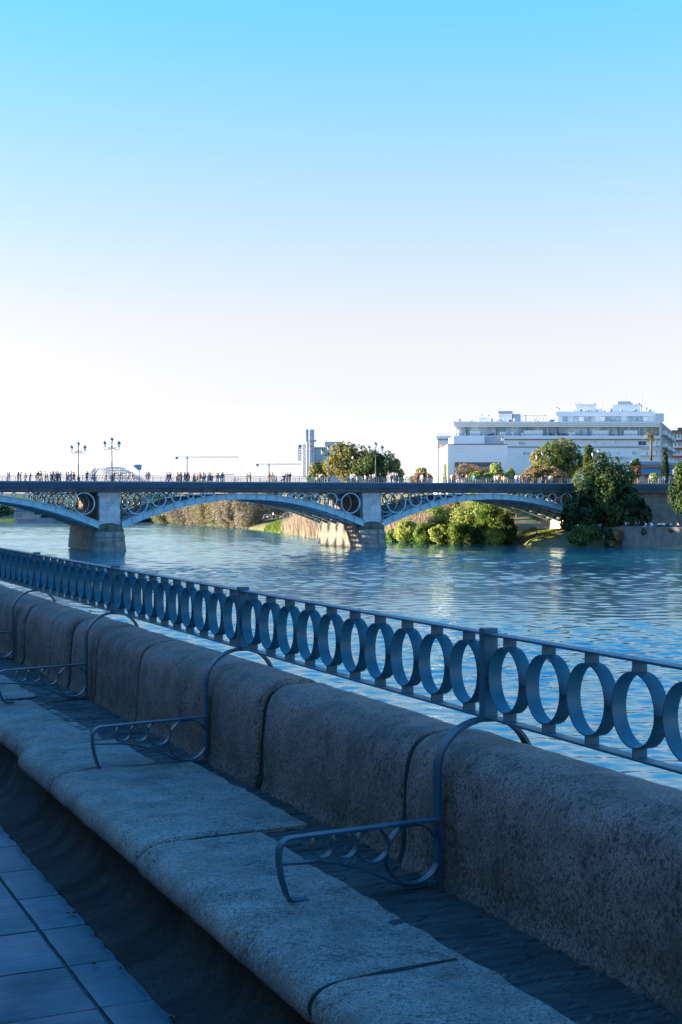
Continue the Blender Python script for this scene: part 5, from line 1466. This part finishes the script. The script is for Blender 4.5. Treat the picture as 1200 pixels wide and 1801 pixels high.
# ---- boat house and boat under the left arch
Hb = Frame('boat_house', 'pale low riverside house with blue roof under the left arch', 'building', 42, 560, 1.0)
m = MB(); Hb.box(m, 25, 60, 900, 915, 0, 8); Hb.part(m, 'wall', M['far_dim'])
m = MB(); a = [(Hb.X(23), Hb.Zz(900)), (Hb.X(62), Hb.Zz(900)), (Hb.X(52), Hb.Zz(893)), (Hb.X(33), Hb.Zz(893))]; m.xzprism(a, -.4, 8.4); Hb.part(m, 'roof', M['shade'])
for i in range(5):
    f = MB(); Hb.box(f, 28 + i * 6.4, 31.5 + i * 6.4, 903, 909, -.06, -.002); Hb.part(f, 'window', M['greyblue'])
bo = Frame('moored_boat', 'dark hulled boat moored before the pale house under the left arch', 'boat', 66, 548, 0)
hull = [(-7.5, 1.3), (7.8, 1.7), (6.2, -.3), (-6.6, -.3)]
m = MB(); m.xzprism(hull, -1.6, 1.6); bo.part(m, 'hull', M['greyblue'])
m = MB(); m.box(-5, 1, -1.1, 1.1, 1.45, 2.6); m.box(-5.2, 1.2, -1.2, 1.2, 2.601, 2.75); bo.part(m, 'cabin', M['far_dim'])

# ---- street houses across the promenade (behind the viewer): they throw the shade the bench lies in
rh = random.Random(77)
M['ochre'] = plain('ochre_render', (.34, .25, .17), .9, 0, .1, .3)
y = -58.0; i = 0
while y < 340:
    w_ = rh.uniform(22, 30); hgt = 15.5 if y < 60 else 10.5
    root = empty('street_house', (-13, y + w_ / 2, H(1.95)))
    tag(root, 'rendered street house facing the bench across the street, unseen behind the viewer', 'house', 'houses along the street behind the bench')
    MB().box(-9, 0, -w_ / 2, w_ / 2 - .02, -.5, hgt).build('wall', [M['ochre'], M['cream']][i % 2], root)
    MB().box(-9.3, .5, -w_ / 2 + .01, w_ / 2 - .03, hgt + .003, hgt + .5).build('roof', M['brick'], root)
    wi = MB()
    for fl in range(5):
        for k_ in range(6):
            c_ = -w_ / 2 + w_ * (k_ + .5) / 6; wi.box(.003, .06, c_ - .55, c_ + .55, 1.0 + fl * 3.1, 3.0 + fl * 3.1)
    wi.build('shutters', M['greyblue'], root)
    y += w_; i += 1

# ================================================================== LIGHT, SKY, CAMERA
PHI, ELV = R(24), R(7.8)
S = Vector((-math.cos(PHI) * math.cos(ELV), math.sin(PHI) * math.cos(ELV), math.sin(ELV)))
sl = bpy.data.lights.new('sun', 'SUN'); sl.energy = 3.6; sl.angle = R(.53); sl.color = (1.0, .82, .60)
so = bpy.data.objects.new('sun', sl); col.objects.link(so); so.rotation_euler = S.to_track_quat('Z', 'Y').to_euler(); so.location = (-50, 50, 80)

wd = bpy.data.worlds.new('World'); scene.world = wd; wd.use_nodes = True
nt = wd.node_tree; bg = nt.nodes['Background']
sky = nt.nodes.new('ShaderNodeTexSky'); sky.sky_type = 'NISHITA'; sky.sun_disc = False
sky.sun_elevation = ELV; sky.sun_rotation = math.atan2(S.x, S.y); sky.altitude = 10; sky.air_density = 1.0; sky.dust_density = .6; sky.ozone_density = 2.5
tc = nt.nodes.new('ShaderNodeTexCoord'); sp_ = nt.nodes.new('ShaderNodeSeparateXYZ'); nt.links.new(tc.outputs['Generated'], sp_.inputs[0])
rp_ = nt.nodes.new('ShaderNodeValToRGB'); nt.links.new(sp_.outputs['Z'], rp_.inputs['Fac'])
el = rp_.color_ramp.elements
stops = [(0.0, (0.58, 0.664, 1.294)), (0.03, (0.503, 0.509, 0.896)), (0.063, (0.537, 0.426, 0.553)), (0.092, (0.607, 0.428, 0.455)), (0.1136, (0.639, 0.436, 0.443)), (0.149, (0.625, 0.458, 0.433)), (0.207, (0.54, 0.495, 0.47)), (0.3, (0.315, 0.566, 0.609)), (0.4, (0.234, 0.629, 0.797)), (0.5, (0.188, 0.638, 0.977)), (0.75, (0.207, 0.725, 1.131)), (1, (0.203, 0.789, 1.174))]
while len(el) < len(stops): el.new(.5)
for e, (p_, c_) in zip(el, stops): e.position = p_; e.color = (*c_, 1)
mx = nt.nodes.new('ShaderNodeMix'); mx.data_type = 'RGBA'; mx.blend_type = 'MULTIPLY'; mx.inputs[0].default_value = 1.0
nt.links.new(sky.outputs[0], mx.inputs[6]); nt.links.new(rp_.outputs[0], mx.inputs[7]); nt.links.new(mx.outputs[2], bg.inputs['Color'])
bg.inputs['Strength'].default_value = 0.15

cam = bpy.data.cameras.new('camera'); co = bpy.data.objects.new('camera', cam); col.objects.link(co)
cam.sensor_fit = 'VERTICAL'; cam.sensor_height = 36; cam.sensor_width = 24; cam.lens = FPX / 1801 * 36
cam.shift_y = -(900.5 - HOR) / 1801
cam.clip_start = .1; cam.clip_end = 9000
co.location = (0, 0, EYE); co.rotation_euler = (R(90), 0, -VA)
scene.camera = co
vs_ = scene.view_settings; vs_.view_transform = 'Standard'; vs_.look = 'None'; vs_.gamma = 1; vs_.exposure = 2.5
scene.display_settings.display_device = 'sRGB'
scene.cycles.use_denoising = True
scene.cycles.max_bounces = 8; scene.cycles.transparent_max_bounces = 8
